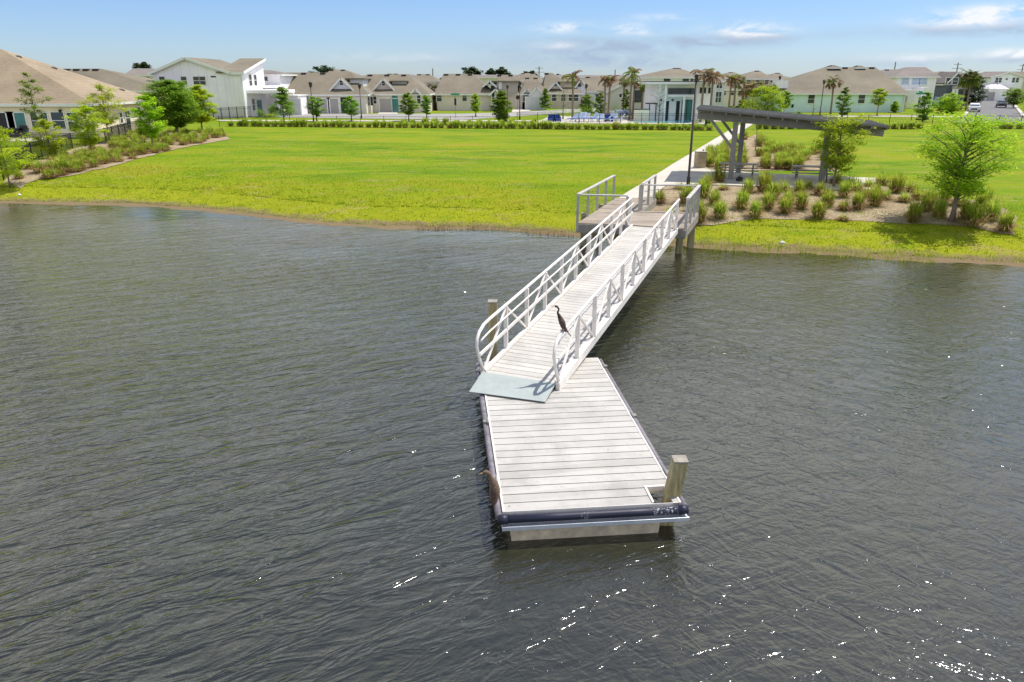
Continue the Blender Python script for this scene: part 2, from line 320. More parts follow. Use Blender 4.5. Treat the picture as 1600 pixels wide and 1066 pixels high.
m=MB(); m.box(-.02,DW+.08,-.17,-.02,.285,.325); m.box(-.02,DW+.08,-.175,-.145,.285,.35); m.build('front_lip','lip',dock,bevel=.003)
for a,b in ((.12,2.7),(2.9,5.9)):
    m=MB(); m.add([(.16,a-.12,-.25),(DW-.34,a-.12,-.25),(DW-.30,a-.15,.28),(.10,a-.15,.28),(.16,b,-.25),(DW-.34,b,-.25),(DW-.30,b,.28),(.10,b,.28)],[(0,1,2,3),(5,4,7,6),(1,5,6,2),(4,0,3,7),(3,2,6,7),(0,4,5,1)])
    m.build('float_tank','float',dock,bevel=.01)
def dk(x,y,z): return DO+dv*x+du*y+Vector((0,0,z))
def piling(name,base,top,w,label,zb=-1.2):
    e=empty(name,(base[0],base[1],0),0,label,'piling'); m=MB(); m.beam((0,0,zb),(top[0]-base[0],top[1]-base[1],top[2]),w,w,up=(0,1,0)); m.build('post','pile',e,bevel=.015)
    m=MB(); t=Vector(top)-Vector((base[0],base[1],0)); m.beam(t+Vector((0,0,.001)),t+Vector((0,0,.03)),w*1.04,w*1.04,up=(0,1,0)); m.build('post_cap','timber',e,bevel=.006); return e
pb=dk(DW-.24,.25,0); pt_=P(1060,722,1.18)
piling('dock_piling',(pb.x-.06,pb.y-.02),(pb.x+.26,pb.y+.06,1.06),.215,'leaning mossy square wood post at the front corner of the floating dock')
q=P(769,472,1.75)
piling('dock_piling',(q.x,q.y),(q.x+.01,q.y,1.75),.21,'upright square wood post standing in the water beside the gangway')
# ---------------------------------------------------------------- gangway
GA=Vector((-.60,14.47,.62)); GU=Vector((.372,.928,0)).normalized(); GV=Vector((GU.y,-GU.x,0)); GW=1.62; GL=13.5; Gz0,Gz1=.62,1.40
ga=math.atan2(GU.y,GU.x)-math.pi/2
gang=empty('gangway',(GA.x,GA.y,0),ga,'long white aluminium gangway with truss railings sloping down to the dock','gangway')
def gz(s): return Gz0+(Gz1-Gz0)*s/GL
def gpt(x,s,z): # local coordinates: x across, y along
    return Vector((x,s,gz(s)+z))
m=MB(); n=66; pt=GL/n
for i in range(n):
    a=i*pt+.008; b=(i+1)*pt-.008; z=lambda s:gz(s)
    vs=[(.04,a,z(a)-.03),(GW-.04,a,z(a)-.03),(GW-.04,b,z(b)-.03),(.04,b,z(b)-.03),(.04,a,z(a)),(GW-.04,a,z(a)),(GW-.04,b,z(b)),(.04,b,z(b))]
    m.add(vs,[(0,3,2,1),(4,5,6,7),(0,1,5,4),(1,2,6,5),(2,3,7,6),(3,0,4,7)])
m.build('deck_board','gdeck',gang)['kind']='stuff'
RH=1.07
for side in (0,1):
    x=-.03 if side==0 else GW+.03; sg=-1 if side==0 else 1
    m=MB(); m.beam(gpt(x,0,-.05),gpt(x,GL,-.05),.09,.20); m.build('side_chord','alu',gang,bevel=.006)
    m=MB(); m.beam(gpt(x-sg*.06,0.02,.05),gpt(x-sg*.06,GL-.02,.05),.03,.08); m.build('kick_plate','alu',gang)
    m=MB(); zs=.045
    pts=[gpt(x,.06,.04),gpt(x,-.16,.42),gpt(x,-.27,.72),gpt(x,-.24,.87),gpt(x,-.12,.98),gpt(x,.10,RH-.015),gpt(x,.4,RH)]+[gpt(x,s,RH) for s in (2,5,9,GL)]
    m.tube(pts,.035,10); m.build('top_rail','alu',gang,smooth=True)
    if True:
        m=MB(); xi=x-sg*.05
        m.tube([gpt(xi,-.16,.80),gpt(xi,-.02,.82)]+[gpt(xi,s,.84) for s in (.3,4,9,GL)],.019,8); m.build('hand_rail','alu',gang,smooth=True)
        m=MB(); m.beam(gpt(x-sg*.03,-.18,.50),gpt(x-sg*.03,GL,.50),.03,.07); m.build('middle_rail','alu',gang)
    tops=[1.32+2.64*k for k in range(5)]; 
    nodes=[.1]+[k*1.32 for k in range(1,11)]
    for k,s in enumerate(nodes):
        if k==0: continue
        s=min(s,GL-.06); m=MB(); m.beam(gpt(x,s,0),gpt(x,s,RH-.03),.095,.05,up=(0,1,0)); m.build('upright','alu',gang,bevel=.004)
    for k in range(10):
        a,b=nodes[k],min(nodes[k+1],GL-.06); m=MB()
        if k%2==0: m.beam(gpt(x,a,.04),gpt(x,b,RH-.04),.045,.045)
        else: m.beam(gpt(x,a,RH-.04),gpt(x,b,.04),.045,.045)
        m.build('brace','alu',gang,bevel=.004)
m=MB()
for s in np.linspace(.4,GL-.3,9): m.beam(gpt(0,s,-.09),gpt(GW,s,-.09),.06,.08)
m.build('cross_beam','steel',gang)
# hinged plate (part of the gangway)
m=MB(); tl=gpt(-.02,-.02,.035); tr=gpt(GW+.0,-.02,.035); bl=Vector((-.16,-.66,.53)); br=Vector((GW+.02,-.62,.53))
inv=gang.matrix_basis.inverted() if False else Matrix.Rotation(-ga,4,'Z')@Matrix.Translation((-GA.x,-GA.y,0))
A=inv@P(733,612.5,.535); B=inv@P(852,628.5,.535)
up=Vector((0,0,.014))
m.add([tl,tr,B,A,tl+up,tr+up,B+up*.6,A+up*.6],[(0,1,2,3),(7,6,5,4),(3,2,6,7),(0,3,7,4),(1,0,4,5),(2,1,5,6)]); rp=m.build('ramp_plate','ramp',gang)
# ---------------------------------------------------------------- pier
pz=1.40
PA=(2.46,27.6);PM=(4.4,27.25);PB=(6.25,26.4);PC=(7.55,29.9);PD=(5.3,30.3);PE=(6.55,33.75);PF=(4.75,33.9)
pier=empty('wooden_pier',(4.5,28,0),0,'weathered grey timber pier landing with post and cable railings','pier')
def loc(p,z=None): return Vector((p[0]-4.5,p[1]-28,p[2] if z is None else z))
def clip_row(poly,y0,y1):
    bm=bmesh.new(); bm.faces.new([bm.verts.new((p[0],p[1],0)) for p in poly])
    for yy,no in ((y0,(0,-1,0)),(y1,(0,1,0))):
        bmesh.ops.bisect_plane(bm,geom=bm.verts[:]+bm.edges[:]+bm.faces[:],plane_co=(0,yy,0),plane_no=no,clear_outer=True)
    r=[[(v.co.x,v.co.y) for v in f.verts] for f in bm.faces]; bm.free(); return r
m=MB(); y=26.4
for i in range(54):
    for pl in clip_row([PA,PM,PB,PC,PD,PE,PF],y+.006,y+.134):
        if len(pl)>2: m.prism([(a-4.5,b-28) for a,b in pl],pz-.04,pz)
    y+=.14
m.build('deck_board','wood',pier)['kind']='stuff'
def edge(a,b,z0,z1,w,name,mat='timber'):
    m=MB(); m.beam(loc(a,(z0+z1)/2),loc(b,(z0+z1)/2),w,z1-z0); return m.build(name,mat,pier,bevel=.008)
for a,b in ((PA,PM),(PM,PB),(PB,PC),(PC,PD),(PD,PE),(PA,PF)): edge(a,b,pz-.36,pz-.042,.07,'fascia')
for a in ((2.95,30.1),(6.62,28.7),(7.3,29.7),(5.0,30.0),(3.9,32.3)):
    m=MB(); m.beam(loc(a,-1),loc(a,pz-.05),.24,.24,up=(0,1,0)); m.build('pile','pile',pier,bevel=.01)
def railing(a,b,n,s0=0):
    a=Vector((*a,pz));b=Vector((*b,pz))
    m=MB(); m.beam(loc(a,pz+1.07),loc(b,pz+1.07),.14,.045); m.build('rail_cap','railgrey',pier,bevel=.006)
    for i in range(s0,n+1):
        q=a.lerp(b,i/n); m=MB(); m.beam(loc(q,pz-.3),loc(q,pz+1.045),.09,.09,up=(0,1,0)); m.build('rail_post','railgrey',pier,bevel=.005)
    for k in range(6):
        z=pz+.14+k*.15; m=MB(); m.tube([loc(a,z),loc(b,z)],.004,5); m.build('rail_cable','steel',pier)
railing(PA,(4.55,33.3),4); railing((2.54,27.52),(4.25,27.24),1,1); railing((5.34,30.50),(6.4,33.4),2); railing((5.22,30.28),(7.40,29.95),1,0); railing((6.30,26.55),(7.57,30.1),3)
# ---------------------------------------------------------------- paths, beds, roads
PL=[G(965,312),G(1000,290),G(1050,258),G(1100,228),G(1138,205),G(1160,194)]
PR=[G(1178,194),G(1160,205),G(1128,228),G(1100,250),G(1092,262),G(1040,292),G(1019,310)]
path=[(p.x,p.y) for p in PL]+[(p.x,p.y) for p in PR]
def strip(name,poly,h,mat,zb=None):
    m=MB(); z=zb if zb is not None else None
    o=sheet(name,poly,h,mat,1.2); return o
strip('path',path,.05,'concrete')
sl=[(p.x,p.y) for p in (P(*q,1.27) for q in [(1036,288),(1110,288),(1372,298),(1368,278),(1180,270),(1092,262),(1066,262)])]
m=MB(); m.prism(sl,.75,1.27); tag(m.build('pavement_slab','concrete'),kind='structure')
G2=lambda L:[(p.x,p.y) for p in (G(*q) for q in L)]
bedF=G2([(1022,300),(1045,291),(1068,288),(1200,292),(1372,290),(1440,304),(1545,318),(1592,342),(1589,367),(1500,355),(1400,349),(1320,345),(1180,343),(1120,350),(1083,352),(1066,345),(1015,330),(1010,318)])
bedB=G2([(1098,266),(1112,238),(1160,218),(1185,210),(1205,226),(1290,238),(1310,268),(1190,267)])
bedL=G2([(30,296),(60,281),(110,276),(180,260),(230,245),(290,230),(360,218),(336,204),(250,205),(180,218),(120,232),(60,252),(8,285)])
sheet('mulch_ground',wob(bedF,.3),.02,'mulch',.8); sheet('mulch_ground',wob(bedB,.3,seed=4),.02,'mulch',.8); sheet('mulch_ground',wob(bedL,.4,seed=7),.03,'mulch',1.2)
sheet('road',G2([(400,183.5),(600,186),(720,188),(810,182),(900,176),(1000,171),(1000,168),(880,171),(800,176),(720,178),(560,178.5),(400,177)]),.03,'street',5)
sheet('pavement',G2([(340,189.5),(600,190.5),(800,190.2),(1000,192),(1190,190),(1190,188.8),(1000,190),(800,188.6),(600,188.8),(340,188)]),.05,'concrete',5)
sheet('road',G2([(1506,188),(1606,191),(1640,200),(1460,200),(1500,194)][:0] or [(1480,192),(1640,195),(1640,187),(1600,184),(1576,155),(1540,150.5),(1533,153),(1507,184)]),.03,'asphalt',5)
sheet('pavement',G2([(1200,183.5),(1400,183),(1500,184),(1500,181.5),(1400,180.5),(1200,181)]),.05,'concrete',5)
sheet('pavement',G2([(1596,182),(1606,186),(1582,158),(1576,155)]),.12,'concrete',6)
sheet('pavement',G2([(1500,185),(1507,184),(1533,153),(1529,153)]),.12,'concrete',6)
for L in ([(495,178),(530,178.3),(522,172.5),(500,172.3)],[(590,178.8),(622,178.8),(618,171),(598,171)],[(430,178),(470,178),(460,173),(436,173)],[(800,176),(830,174),(815,168),(800,168)],[(1530,154),(1560,154),(1560,148),(1532,148)]):
    sheet('driveway',G2(L),.06,'concrete',6)
# pool
deck=[(p.x,p.y) for p in (P(835,193,1.2),P(1100,195,1.2),P(1140,186,1.2),P(1120,182.5,1.2),P(860,182,1.2))]
sheet('pool_deck',deck,.06,'concrete',4)
sheet('pool_water',[(p.x,p.y) for p in (P(990,192.3,1.2),P(1076,193.2,1.2),P(1086,185.6,1.2),P(1002,185,1.2))],.10,'poolwater',4)
# ---------------------------------------------------------------- vegetation
def leafquads(m,rs,ctr,sig,n,size,mi=0,flat=.33,vdrop=0):
    p=np.clip(rs.normal(0,1,(n,3)),-1.9,1.9)*np.array(sig)*.55+np.array(ctr)
    for q in p:
        a=rs.uniform(0,6.283); t=rs.normal(0,flat,2); s=size*rs.uniform(.6,1.35)
        u=Vector((math.cos(a),math.sin(a),t[0]-vdrop)).normalized()*s; w=Vector((-math.sin(a),math.cos(a),t[1])).normalized()*s*.42
        q=Vector(q); m.v+=[tuple(q-u),tuple(q-w),tuple(q+u),tuple(q+w)]; o=len(m.v)-4; m.f.append((o,o+1,o+2,o+3)); m.m.append(mi)
def tree(name,x,y,h,cr,cb,label,cat='tree',leaf='l_bright',nb=40,nl=70,ls=.07,seed=1,shape='oval',tr=.07,group=None,lean=0,z=None,bare=False,sig=.34):
    """cr crown radius, cb crown base height"""
    rs=np.random.RandomState(seed); g=tz(x,y) if z is None else z
    e=empty(name,(x,y,g-.03),0,label,cat,group)
    T=MB(); tp=[Vector((lean*t*h+.04*h*math.sin(t*5+seed)*t*.3,.03*h*math.sin(t*4+seed*2)*t*.4,t*h*.97)) for t in np.linspace(0,1,9)]
    T.tube(tp,[tr*(1-.85*t)*(1.5 if i==0 else 1) for i,t in enumerate(np.linspace(0,1,9))],7)
    def tpos(zz):
        t=min(.999,zz/(h*.97)); i=t*8; k=int(i); return tp[k].lerp(tp[k+1],i-k)
    K=MB(); Lb=MB()
    for i in range(nb):
        t=(i+.5)/nb; zc=cb+(h*(.93 if shape=='broad' else 1)-cb)*t
        if shape=='oval': rr=math.sin(math.pi*min(1,(t*.86+.12)))**.7
        elif shape=='cone': rr=(1-t)**.75*.95+.08
        elif shape=='round': rr=math.sqrt(max(0,1-(2*t-1)**2))*.9+.15
        elif shape=='broad': rr=min(1,.5+1.3*t) if t<.45 else 1-max(0,t-.8)*1.2
        else: rr=.55+.45*math.sin(t*3+seed)
        a=i*2.4+rs.uniform(-.5,.5); r=cr*rr*rs.uniform(.45,1.08)
        c=tpos(zc); tip=Vector((c.x+r*math.cos(a),c.y+r*math.sin(a),zc+rs.uniform(-.04,.05)*h)); st0=tpos(max(cb*.75,zc-r*rs.uniform(.35,.7)))
        midp=st0.lerp(tip,.5)+Vector((0,0,.06*r))
        Lb.tube([st0,midp,tip],[tr*.32*(1-.5*t),tr*.2,tr*.06],5)
        if not bare:
            s=sig*cr*rs.uniform(.6,1.1)*(.55+.45*rr)
            leafquads(K,rs,tip,(s*1.15,s*1.15,s*.5),int(nl*1.5),ls*1.25,0)
            leafquads(K,rs,midp,(s,s,s*.5),int(nl*.8),ls*1.2,0)
        else: leafquads(K,rs,tip,(.3*cr,)*3,nl,ls,0)
    T.build('trunk','bark',e,smooth=True); Lb.build('limbs','bark',e,smooth=True); K.build('crown',leaf,e); return e
def palm(x,y,h,label,kind='sabal',seed=1,fr=1.6,group=None,leaf=('frond_g','frond_b'),lean=.02,mix=.3,z=1.3):
    rs=np.random.RandomState(seed); e=empty('palm_tree',(x,y,z-.05),rs.uniform(0,6),label,'palm tree',group)
    T=MB(); n=9; tp=[Vector((lean*h*(t**1.5),0,t*h)) for t in np.linspace(0,1,n)]
    T.tube(tp,[.13*(1.25-.3*t)+(.05 if kind=='sabal' and t>.8 else 0) for t in np.linspace(0,1,n)],9); T.build('trunk','palmbark',e,smooth=True)
    top=tp[-1]; K=MB(); nf=34 if kind=='sabal' else 15
    for i in range(nf):
        a=i*2.4+rs.uniform(-.3,.3); el=(rs.uniform(-.9,1.2) if kind=='sabal' else rs.uniform(-.35,1.35)); L=fr*rs.uniform(.75,1.1); mi=1 if (rs.rand()<mix or el<(-.35 if mix>.15 else -.75)) else 0
        d=Vector((math.cos(a),math.sin(a),0)); pts=[]
        for t in np.linspace(0,1,7):
            bend=(1.1 if kind=='sabal' else 1.45)*t*t; ang=el-bend
            p=(pts[-1] if pts else top)+(d*math.cos(ang)+Vector((0,0,math.sin(ang))))*L/6*(1 if pts else 0); pts.append(p)
        s=d.cross(Vector((0,0,1)))
        K.tube(pts,[.02,.018,.016,.014,.01,.008,.004],4,mi)
        if kind=='sabal':
            c=pts[3]
            for q in np.linspace(-1.15,1.15,13):
                dd=((pts[6]-pts[3]).normalized()*math.cos(q)+s*math.sin(q)); tip=c+dd*L*.55*rs.uniform(.8,1.1)+Vector((0,0,-.15*L*abs(q))); w=dd.cross(Vector((0,0,1))).normalized()*.035*L
                mid=c.lerp(tip,.5); K.add([c,mid-w,tip,mid+w],[(0,1,2,3)],mi)
        else:
            for t in np.linspace(.9,5.97,34):
                k=int(t); b=pts[k].lerp(pts[min(k+1,6)],t-k); f=(pts[min(k+1,6)]-pts[k]).normalized()
                for sg in (-1,1):
                    ll=L*.32*math.sin(math.pi*(t/7))*rs.uniform(.8,1.1)+.08; tip=b+(s*sg*.7+f*.6+Vector((0,0,-.55))).normalized()*ll; K.add([b,b.lerp(tip,.5)+f*.03,tip,b.lerp(tip,.5)-f*.03],[(0,1,2,3)],mi)
    K.build('crown',list(leaf),e); return e
def tuft_mesh(seed,h=1.0,r=.5,n=330,green=.7,w=.011):
    rs=np.random.RandomState(seed); m=MB()
    for i in range(n):
        dry=rs.rand()>green; a=rs.uniform(0,6.283); b0=abs(rs.normal(0,.09))*r/.5; L=h*rs.uniform(.55,1.1)*(.5 if dry else 1); out=rs.uniform(.05,1)*(1.15 if dry else .85)*r
        d=Vector((math.cos(a),math.sin(a),0)); s=Vector((-d.y,d.x,0)).lerp(Vector((rs.normal(),rs.normal(),0)),.3).normalized()*w*rs.uniform(.7,1.6)
        p0=d*b0; p1=p0+d*out*.45+Vector((0,0,L*.66)); p2=p0+d*out*1.25+Vector((0,0,L*(.98-.55*(out/r)**1.5)))
        m.v+=[tuple(p0-s),tuple(p0+s),tuple(p1+s),tuple(p1-s),tuple(p2)]; o=len(m.v)-5; mi=1 if dry else 0
        m.f+=[(o,o+1,o+2,o+3),(o+3,o+2,o+4)]; m.m+=[mi,mi]
    me=m.build('tmp',['t_green','t_tan']); d=me.data; d.name='ornamental_grass'; bpy.data.objects.remove(me); return d
TM=[tuft_mesh(1,1.0,.62,460,.66),tuft_mesh(2,.85,.58,420,.45),tuft_mesh(3,.75,.52,380,.22),tuft_mesh(4,1.05,.60,460,.5),tuft_mesh(5,.55,.5,240,.15)]
HM=[tuft_mesh(11,.85,.62,260,.85,.024),tuft_mesh(12,.75,.6,240,.75,.024),tuft_mesh(13,.7,.6,240,.6,.024)]
def tuft(x,y,mesh,s,label,group,rot=0,cat='ornamental grass',z=None,zs=1.0):
    o=bpy.data.objects.new('grass_clump',mesh); C.objects.link(o); o.location=(x,y,(tz(x,y) if z is None else z)); o.rotation_euler=(0,0,rot); o.scale=(s,s,s*zs); tag(o,label,cat,group); CL.append(o); return o
CL=[]
rnd=random.Random(5)
# front right bed: pixel positions of the bases
FT=[(1047,345,'s'),(1030,318,'s'),(1062,296,'t'),(1085,330,'g'),(1090,347,'g'),(1097,309,'g'),(1105,289,'b'),(1122,287,'g'),(1116,320,'g'),(1124,341,'g'),(1072,318,'g'),(1130,297,'t'),
 (1158,327,'m'),(1168,303,'m'),(1179,340,'m'),(1193,300,'m'),(1199,327,'m'),(1207,311,'g'),(1226,334,'m'),(1224,300,'b'),(1231,318,'b'),(1251,327,'m'),(1247,306,'m'),(1278,341,'g'),(1262,296,'b'),(1292,323,'g'),(1281,305,'b'),(1318,309,'m'),(1306,288,'b'),(1328,294,'b'),(1338,300,'b'),(1318,329,'b'),(1340,327,'m'),(1353,309,'b'),(1357,294,'b'),(1369,303,'b'),(1378,289,'b'),
 (1317,345,'t'),(1366,322,'m'),(1384,312,'b'),(1400,302,'m'),(1412,316,'b'),(1423,301,'b'),(1426,348,'m'),(1432,312,'b'),(1447,330,'g'),(1466,340,'g'),(1473,318,'m'),(1497,322,'b'),(1507,342,'m'),(1521,354,'m'),(1531,330,'m'),(1548,345,'m'),(1570,362,'m'),(1455,312,'b'),(1540,320,'m')]
km={'g':0,'m':3,'b':2,'t':4,'s':1}; words={'g':'lush green','m':'green and tan','b':'brown based','t':'small dry tan','s':'short green'}
for i,(a,b,k) in enumerate(FT):
    p=G(a,b); tuft(p.x,p.y,TM[km[k]],rnd.uniform(.85,1.15)*(.8 if k in'ts' else .95),words[k]+' ornamental grass clump in the mulch bed by the water','grass clumps in the front mulch bed, '+words[k],rnd.uniform(0,6),zs=1.05)
# bed behind the slab
for i in range(70):
    for _ in range(50):
        a=rnd.uniform(1100,1300); b=rnd.uniform(214,267)
        lo=266 if a<1300 else 0; hi=(238-(a-1112)*.45 if a<1160 else 218+max(0,a-1175)*.32 if a<1210 else 237)
        if hi<b<266 and not(1160<a<1185 and b>225 and b<262): break
    p=G(a,b); tuft(p.x,p.y,TM[0 if rnd.random()<.6 else 3],rnd.uniform(.85,1.1),'tall green grass clump in the planting bed behind the picnic tables','grass clumps behind the picnic tables',rnd.uniform(0,6),zs=.9)
# left bed
ln=0
for (a,b,s_) in [(64,270,1.2),(97,271,1.25),(47,264,.8),(120,262,.9),(134,255,.6),(148,252,.6),(158,248,1.0),(177,250,1.0),(191,243,.7),(206,244,.9),(220,242,.9),(232,238,.95),(245,235,.8),(30,280,.6)]:
    p=G(a,b); tuft(p.x,p.y,TM[1 if ln%3 else 2],s_*1.15,'rounded yellow green grass clump at the lawn edge of the fence bed','grass clumps at the lawn edge of the fence bed',rnd.uniform(0,6)); ln+=1
for i in range(185):
    a=rnd.uniform(75,352); lo=G2([(a,0+260)])[0]
    front=276-(a-110)*.235; back=max(204,252-(a-60)*.29 if a<250 else 205-(a-250)*.01)
    b=rnd.uniform(back+1,front-4)
    if a>330: b=rnd.uniform(209,216)
    p=G(a,b); tuft(p.x,p.y,TM[rnd.choice([1,2,2,2,4,1])],rnd.uniform(.8,1.1),'tan and green grass clump among others in the bed by the black fence','grass clumps in the fence bed',rnd.uniform(0,6))
# hedge row behind the lawn
def hedge_row(x0,x1,yf,label,group,step=11.3):
    a=x0
    while a<x1:
        b=yf(a); p=G(a+rnd.uniform(-1.6,1.6),b); tuft(p.x,p.y,HM[rnd.choice([0,1,1,2])],rnd.uniform(.95,1.3),label,group,rnd.uniform(0,6)); a+=step
hedge_row(362,1108,lambda a:197.5+(a-362)/746*6.3,'green grass clump in the long row edging the far side of the lawn','grass clumps in the row behind the lawn')
hedge_row(630,850,lambda a:194.5+(a-630)/470*5,'green grass clump in the second row before the pool fence','grass clumps in the back row by the pool fence',17)
hedge_row(1185,1436,lambda a:201.8,'green grass clump in the row edging the lawn behind the pavilion','grass clumps in the row behind the pavilion',12.5)
hedge_row(1540,1640,lambda a:201.5,'green grass clump in the row below the side street','grass clumps in the row below the side street',13)
# the smallest clumps of the view, past three hundred, become one mass
CL.sort(key=lambda o:-o.scale[0]*o.data.vertices[0].co.length*0-o.scale[0]*(1.0 if o.data in TM else .85)/(o.location.y+2))
m=MB()
for o in CL[290:]:
    mt=Matrix.LocRotScale(o.location,o.rotation_euler,o.scale); off=len(m.v); m.v+=[tuple(mt@v.co) for v in o.data.vertices]
    for pg in o.data.polygons: m.f.append(tuple(i+off for i in pg.vertices)); m.m.append(pg.material_index)
    bpy.data.objects.remove(o)
tag(m.build('distant_grass_clumps',['t_green','t_tan']),'rows of small grass clumps along the far edges of the lawn','ornamental grass',kind='stuff')
# near trees
def T_(px,py,*a,**k):
    p=G(px,py); return tree(k.pop('name','cypress_tree'),p.x,p.y,*a,**k)
T_(1487,347,4.65,1.68,1.25,'large bright green feathery tree in the front mulch bed near the photo edge','tree','l_bright',80,85,.055,seed=3,shape='broad',tr=.11,lean=.012,sig=.28)
T_(1302,293,3.8,1.08,1.0,'bright green feathery tree in front of the pavilion end','tree','l_bright',40,85,.055,seed=5,shape='broad',tr=.06,lean=-.0,sig=.34)
T_(16,293,3.3,1.3,.9,'thin young lime tree at the water end of the black fence','tree','l_lime',24,100,.06,seed=7,tr=.05)
T_(80,248,2.7,1.0,.6,'thin lime green sapling in front of the cream house windows','tree','l_lime',24,90,.06,seed=8,tr=.05)
T_(144,243,3.5,1.2,.9,'lime green tree before the cream house corner','tree','l_lime',28,110,.07,seed=9,tr=.07)
T_(172,224,4.7,1.6,1.7,'spreading mid green tree between the cream house corner and its downpipe','tree','l_lime',24,80,.08,seed=10,tr=.07)
T_(240,233,4.2,1.2,1.0,'bright green tree at the lawn side of the fence bed','tree','l_bright',32,130,.075,seed=11,tr=.07)
T_(278,214,5.1,2.2,1.2,'largest dark green tree before the white gabled house','tree','l_mid',58,260,.09,seed=12,shape='round',tr=.15,sig=.36)
T_(316,204,4.5,1.6,1.0,'bright green tree right beside the large dark tree','tree','l_lime',40,180,.085,seed=13,tr=.09)
p=G(66,228); tree('young_tree',p.x,p.y,5.6,1.1,2.2,'slim round leaved dark green tree before the patio windows','tree','l_mid',18,45,.09,seed=14,tr=.06)
p=G(1180,236); tree('young_tree',p.x,p.y,3.2,1.2,.8,'half bare staked young tree behind the pavilion post','tree','t_tan',22,10,.05,seed=15,tr=.04,bare=True)
# street and far trees (px, base py, top py, crown half width px, leaf, shape, label)
def far_tree(px,py,top,hw,label,leaf='l_mid',shape='oval',seed=1,cb=.3,Y=None,nb=26,nl=60,bare=False,name='street_tree'):
    if Y is None: p=P(px,py,1.25); Y=p.y
    sc_=FPX/(Y*ct+1); h=Z(top,Y)-1.25; return tree(name,X(px,Y),Y,h,hw/sc_,h*cb,label,'tree',leaf,nb,nl,.10*max(1,Y/110),seed=seed,shape=shape,tr=.09,z=1.25,bare=bare)
far_tree(442,192,135,20,'conical green street tree before the white house porch','l_mid','cone',21,.22,nb=34,nl=80)
far_tree(493,190,152,12,'small dark street tree before the twin garages','l_mid','round',22,.25)
far_tree(548,189,151,14,'rounded street tree before the house with the blue gable','l_mid','oval',23,.25)
far_tree(638,189,147,12.5,'upright oval street tree beside the arched entry','l_mid','oval',24,.25,nb=30,nl=80)
far_tree(666,187,148,9,'narrow street tree right before the palm','l_mid','oval',25,.25)
far_tree(743,182,148,9,'thin lime street tree before the long plain wall','l_bright','oval',26,.25)
far_tree(729,172,151,4.5,'tiny dark tree against the plain house wall','l_dark','round',27,.45,nb=12)
far_tree(783,193,144,15,'dense dark green tree behind the grass row near the pool fence','l_mid','oval',28,.12,nb=44,nl=110)
far_tree(852,172,139,9.5,'conical dark tree before the twin gabled pale house','l_mid','cone',29,.15)
far_tree(880,186,128,15,'mostly bare pale tree just before the pool gate','t_green','oval',30,.35,bare=True,nl=8)
far_tree(1030,196,133,20,'bare branched small tree before the clubhouse doors','t_tan','oval',31,.35,bare=True,nl=3)
far_tree(917,180,148,12,'green broadleaf tree left of the pool palms','l_mid','oval',32,.1)
far_tree(938,181,146,9,'slender grey green tree behind the pool loungers','l_mid','oval',33,.1)
far_tree(978,182,140,8,'narrow pale green tree beside the tall pool palm','l_mid','oval',34,.1)
far_tree(1196,190,137,27,'wide bushy green tree rising over the pavilion roof','l_bright','round',35,.1,nb=44,nl=110)
far_tree(1226,182,143,10,'small round tree at the corner of the mint house','l_mid','round',36,.35)
far_tree(1272,183,160,6,'leafless twig tree before the mint house wall','t_tan','oval',37,.35,bare=True,nl=1,nb=12)
far_tree(1318,184,138,11,'columnar grey green tree beside the palm at the mint house','l_mid','oval',38,.08,nb=30)
far_tree(1373,181,138,12,'lime green street tree before the mint house wall','l_bright','round',39,.4)
far_tree(1445,190,145,14,'dark shrubby tree at the end of the mint house','l_mid','oval',40,.05,nb=34)
far_tree(1480,176,152,18,'low green tree beside the parked cars','l_mid','round',41,.05)
far_tree(1520,170,118,17,'tall dark evergreen at the near corner of the side street','l_dark','oval',42,.1,nb=40,nl=90,Y=150)
far_tree(1488,182,146,13,'yellow green flowering tree along the side street','l_bright','round',43,.05,Y=125)
far_tree(1586,163,140,15,'broad green street tree on the far verge of the side street','l_mid','round',44,.2,Y=150,nb=34)
far_tree(1616,172,146,16,'round green street tree nearest on the far verge','l_mid','round',45,.2,Y=125)
far_tree(1400,176,158,6,'small green shrub tree at the mint house corner','l_bright','oval',46,.05)
far_tree(1094,184,150,9,'dark green shrub tree before the clubhouse side wall','l_mid','oval',47,.05)
far_tree(1142,186,166,9,'low palm like bush beside the clubhouse','l_mid','oval',48,.05)
far_tree(1158,186,156,9,'mid green bush under the pool palms','l_mid','oval',49,.05)
# pines beyond the roofs
for i,(px,top,hw,lb) in enumerate([(229,97,11,'lone pine above the roofs beside the white house'),(211,112,7,'small pine far behind the tan roof'),(508,105,16,'wide flat pine crown over the garage roof'),(736,106,13,'pine crown above the long tan roof'),(767,108,8,'narrow pine behind the gabled roofs'),(785,107,11,'rounded pine to the side of the narrow pine'),(828,112,9,'small pine above the twin gabled house'),(742,110,9,'darker pine just behind the long tan roof'),(925,119,7,'low dark tree between the pool palm roofs'),(872,117,5,'tiny dark tree top behind the pale house'),(1514,112,8,'far pine behind the slate house')]):
    Yp=260; h=Z(top,Yp)-1.3; tree('pine_tree',X(px,Yp),Yp,h,hw/4.4,h*.55,lb,'tree','l_pine',20,80,.36,seed=60+i,shape='round',tr=.25,z=1.2,sig=.4)
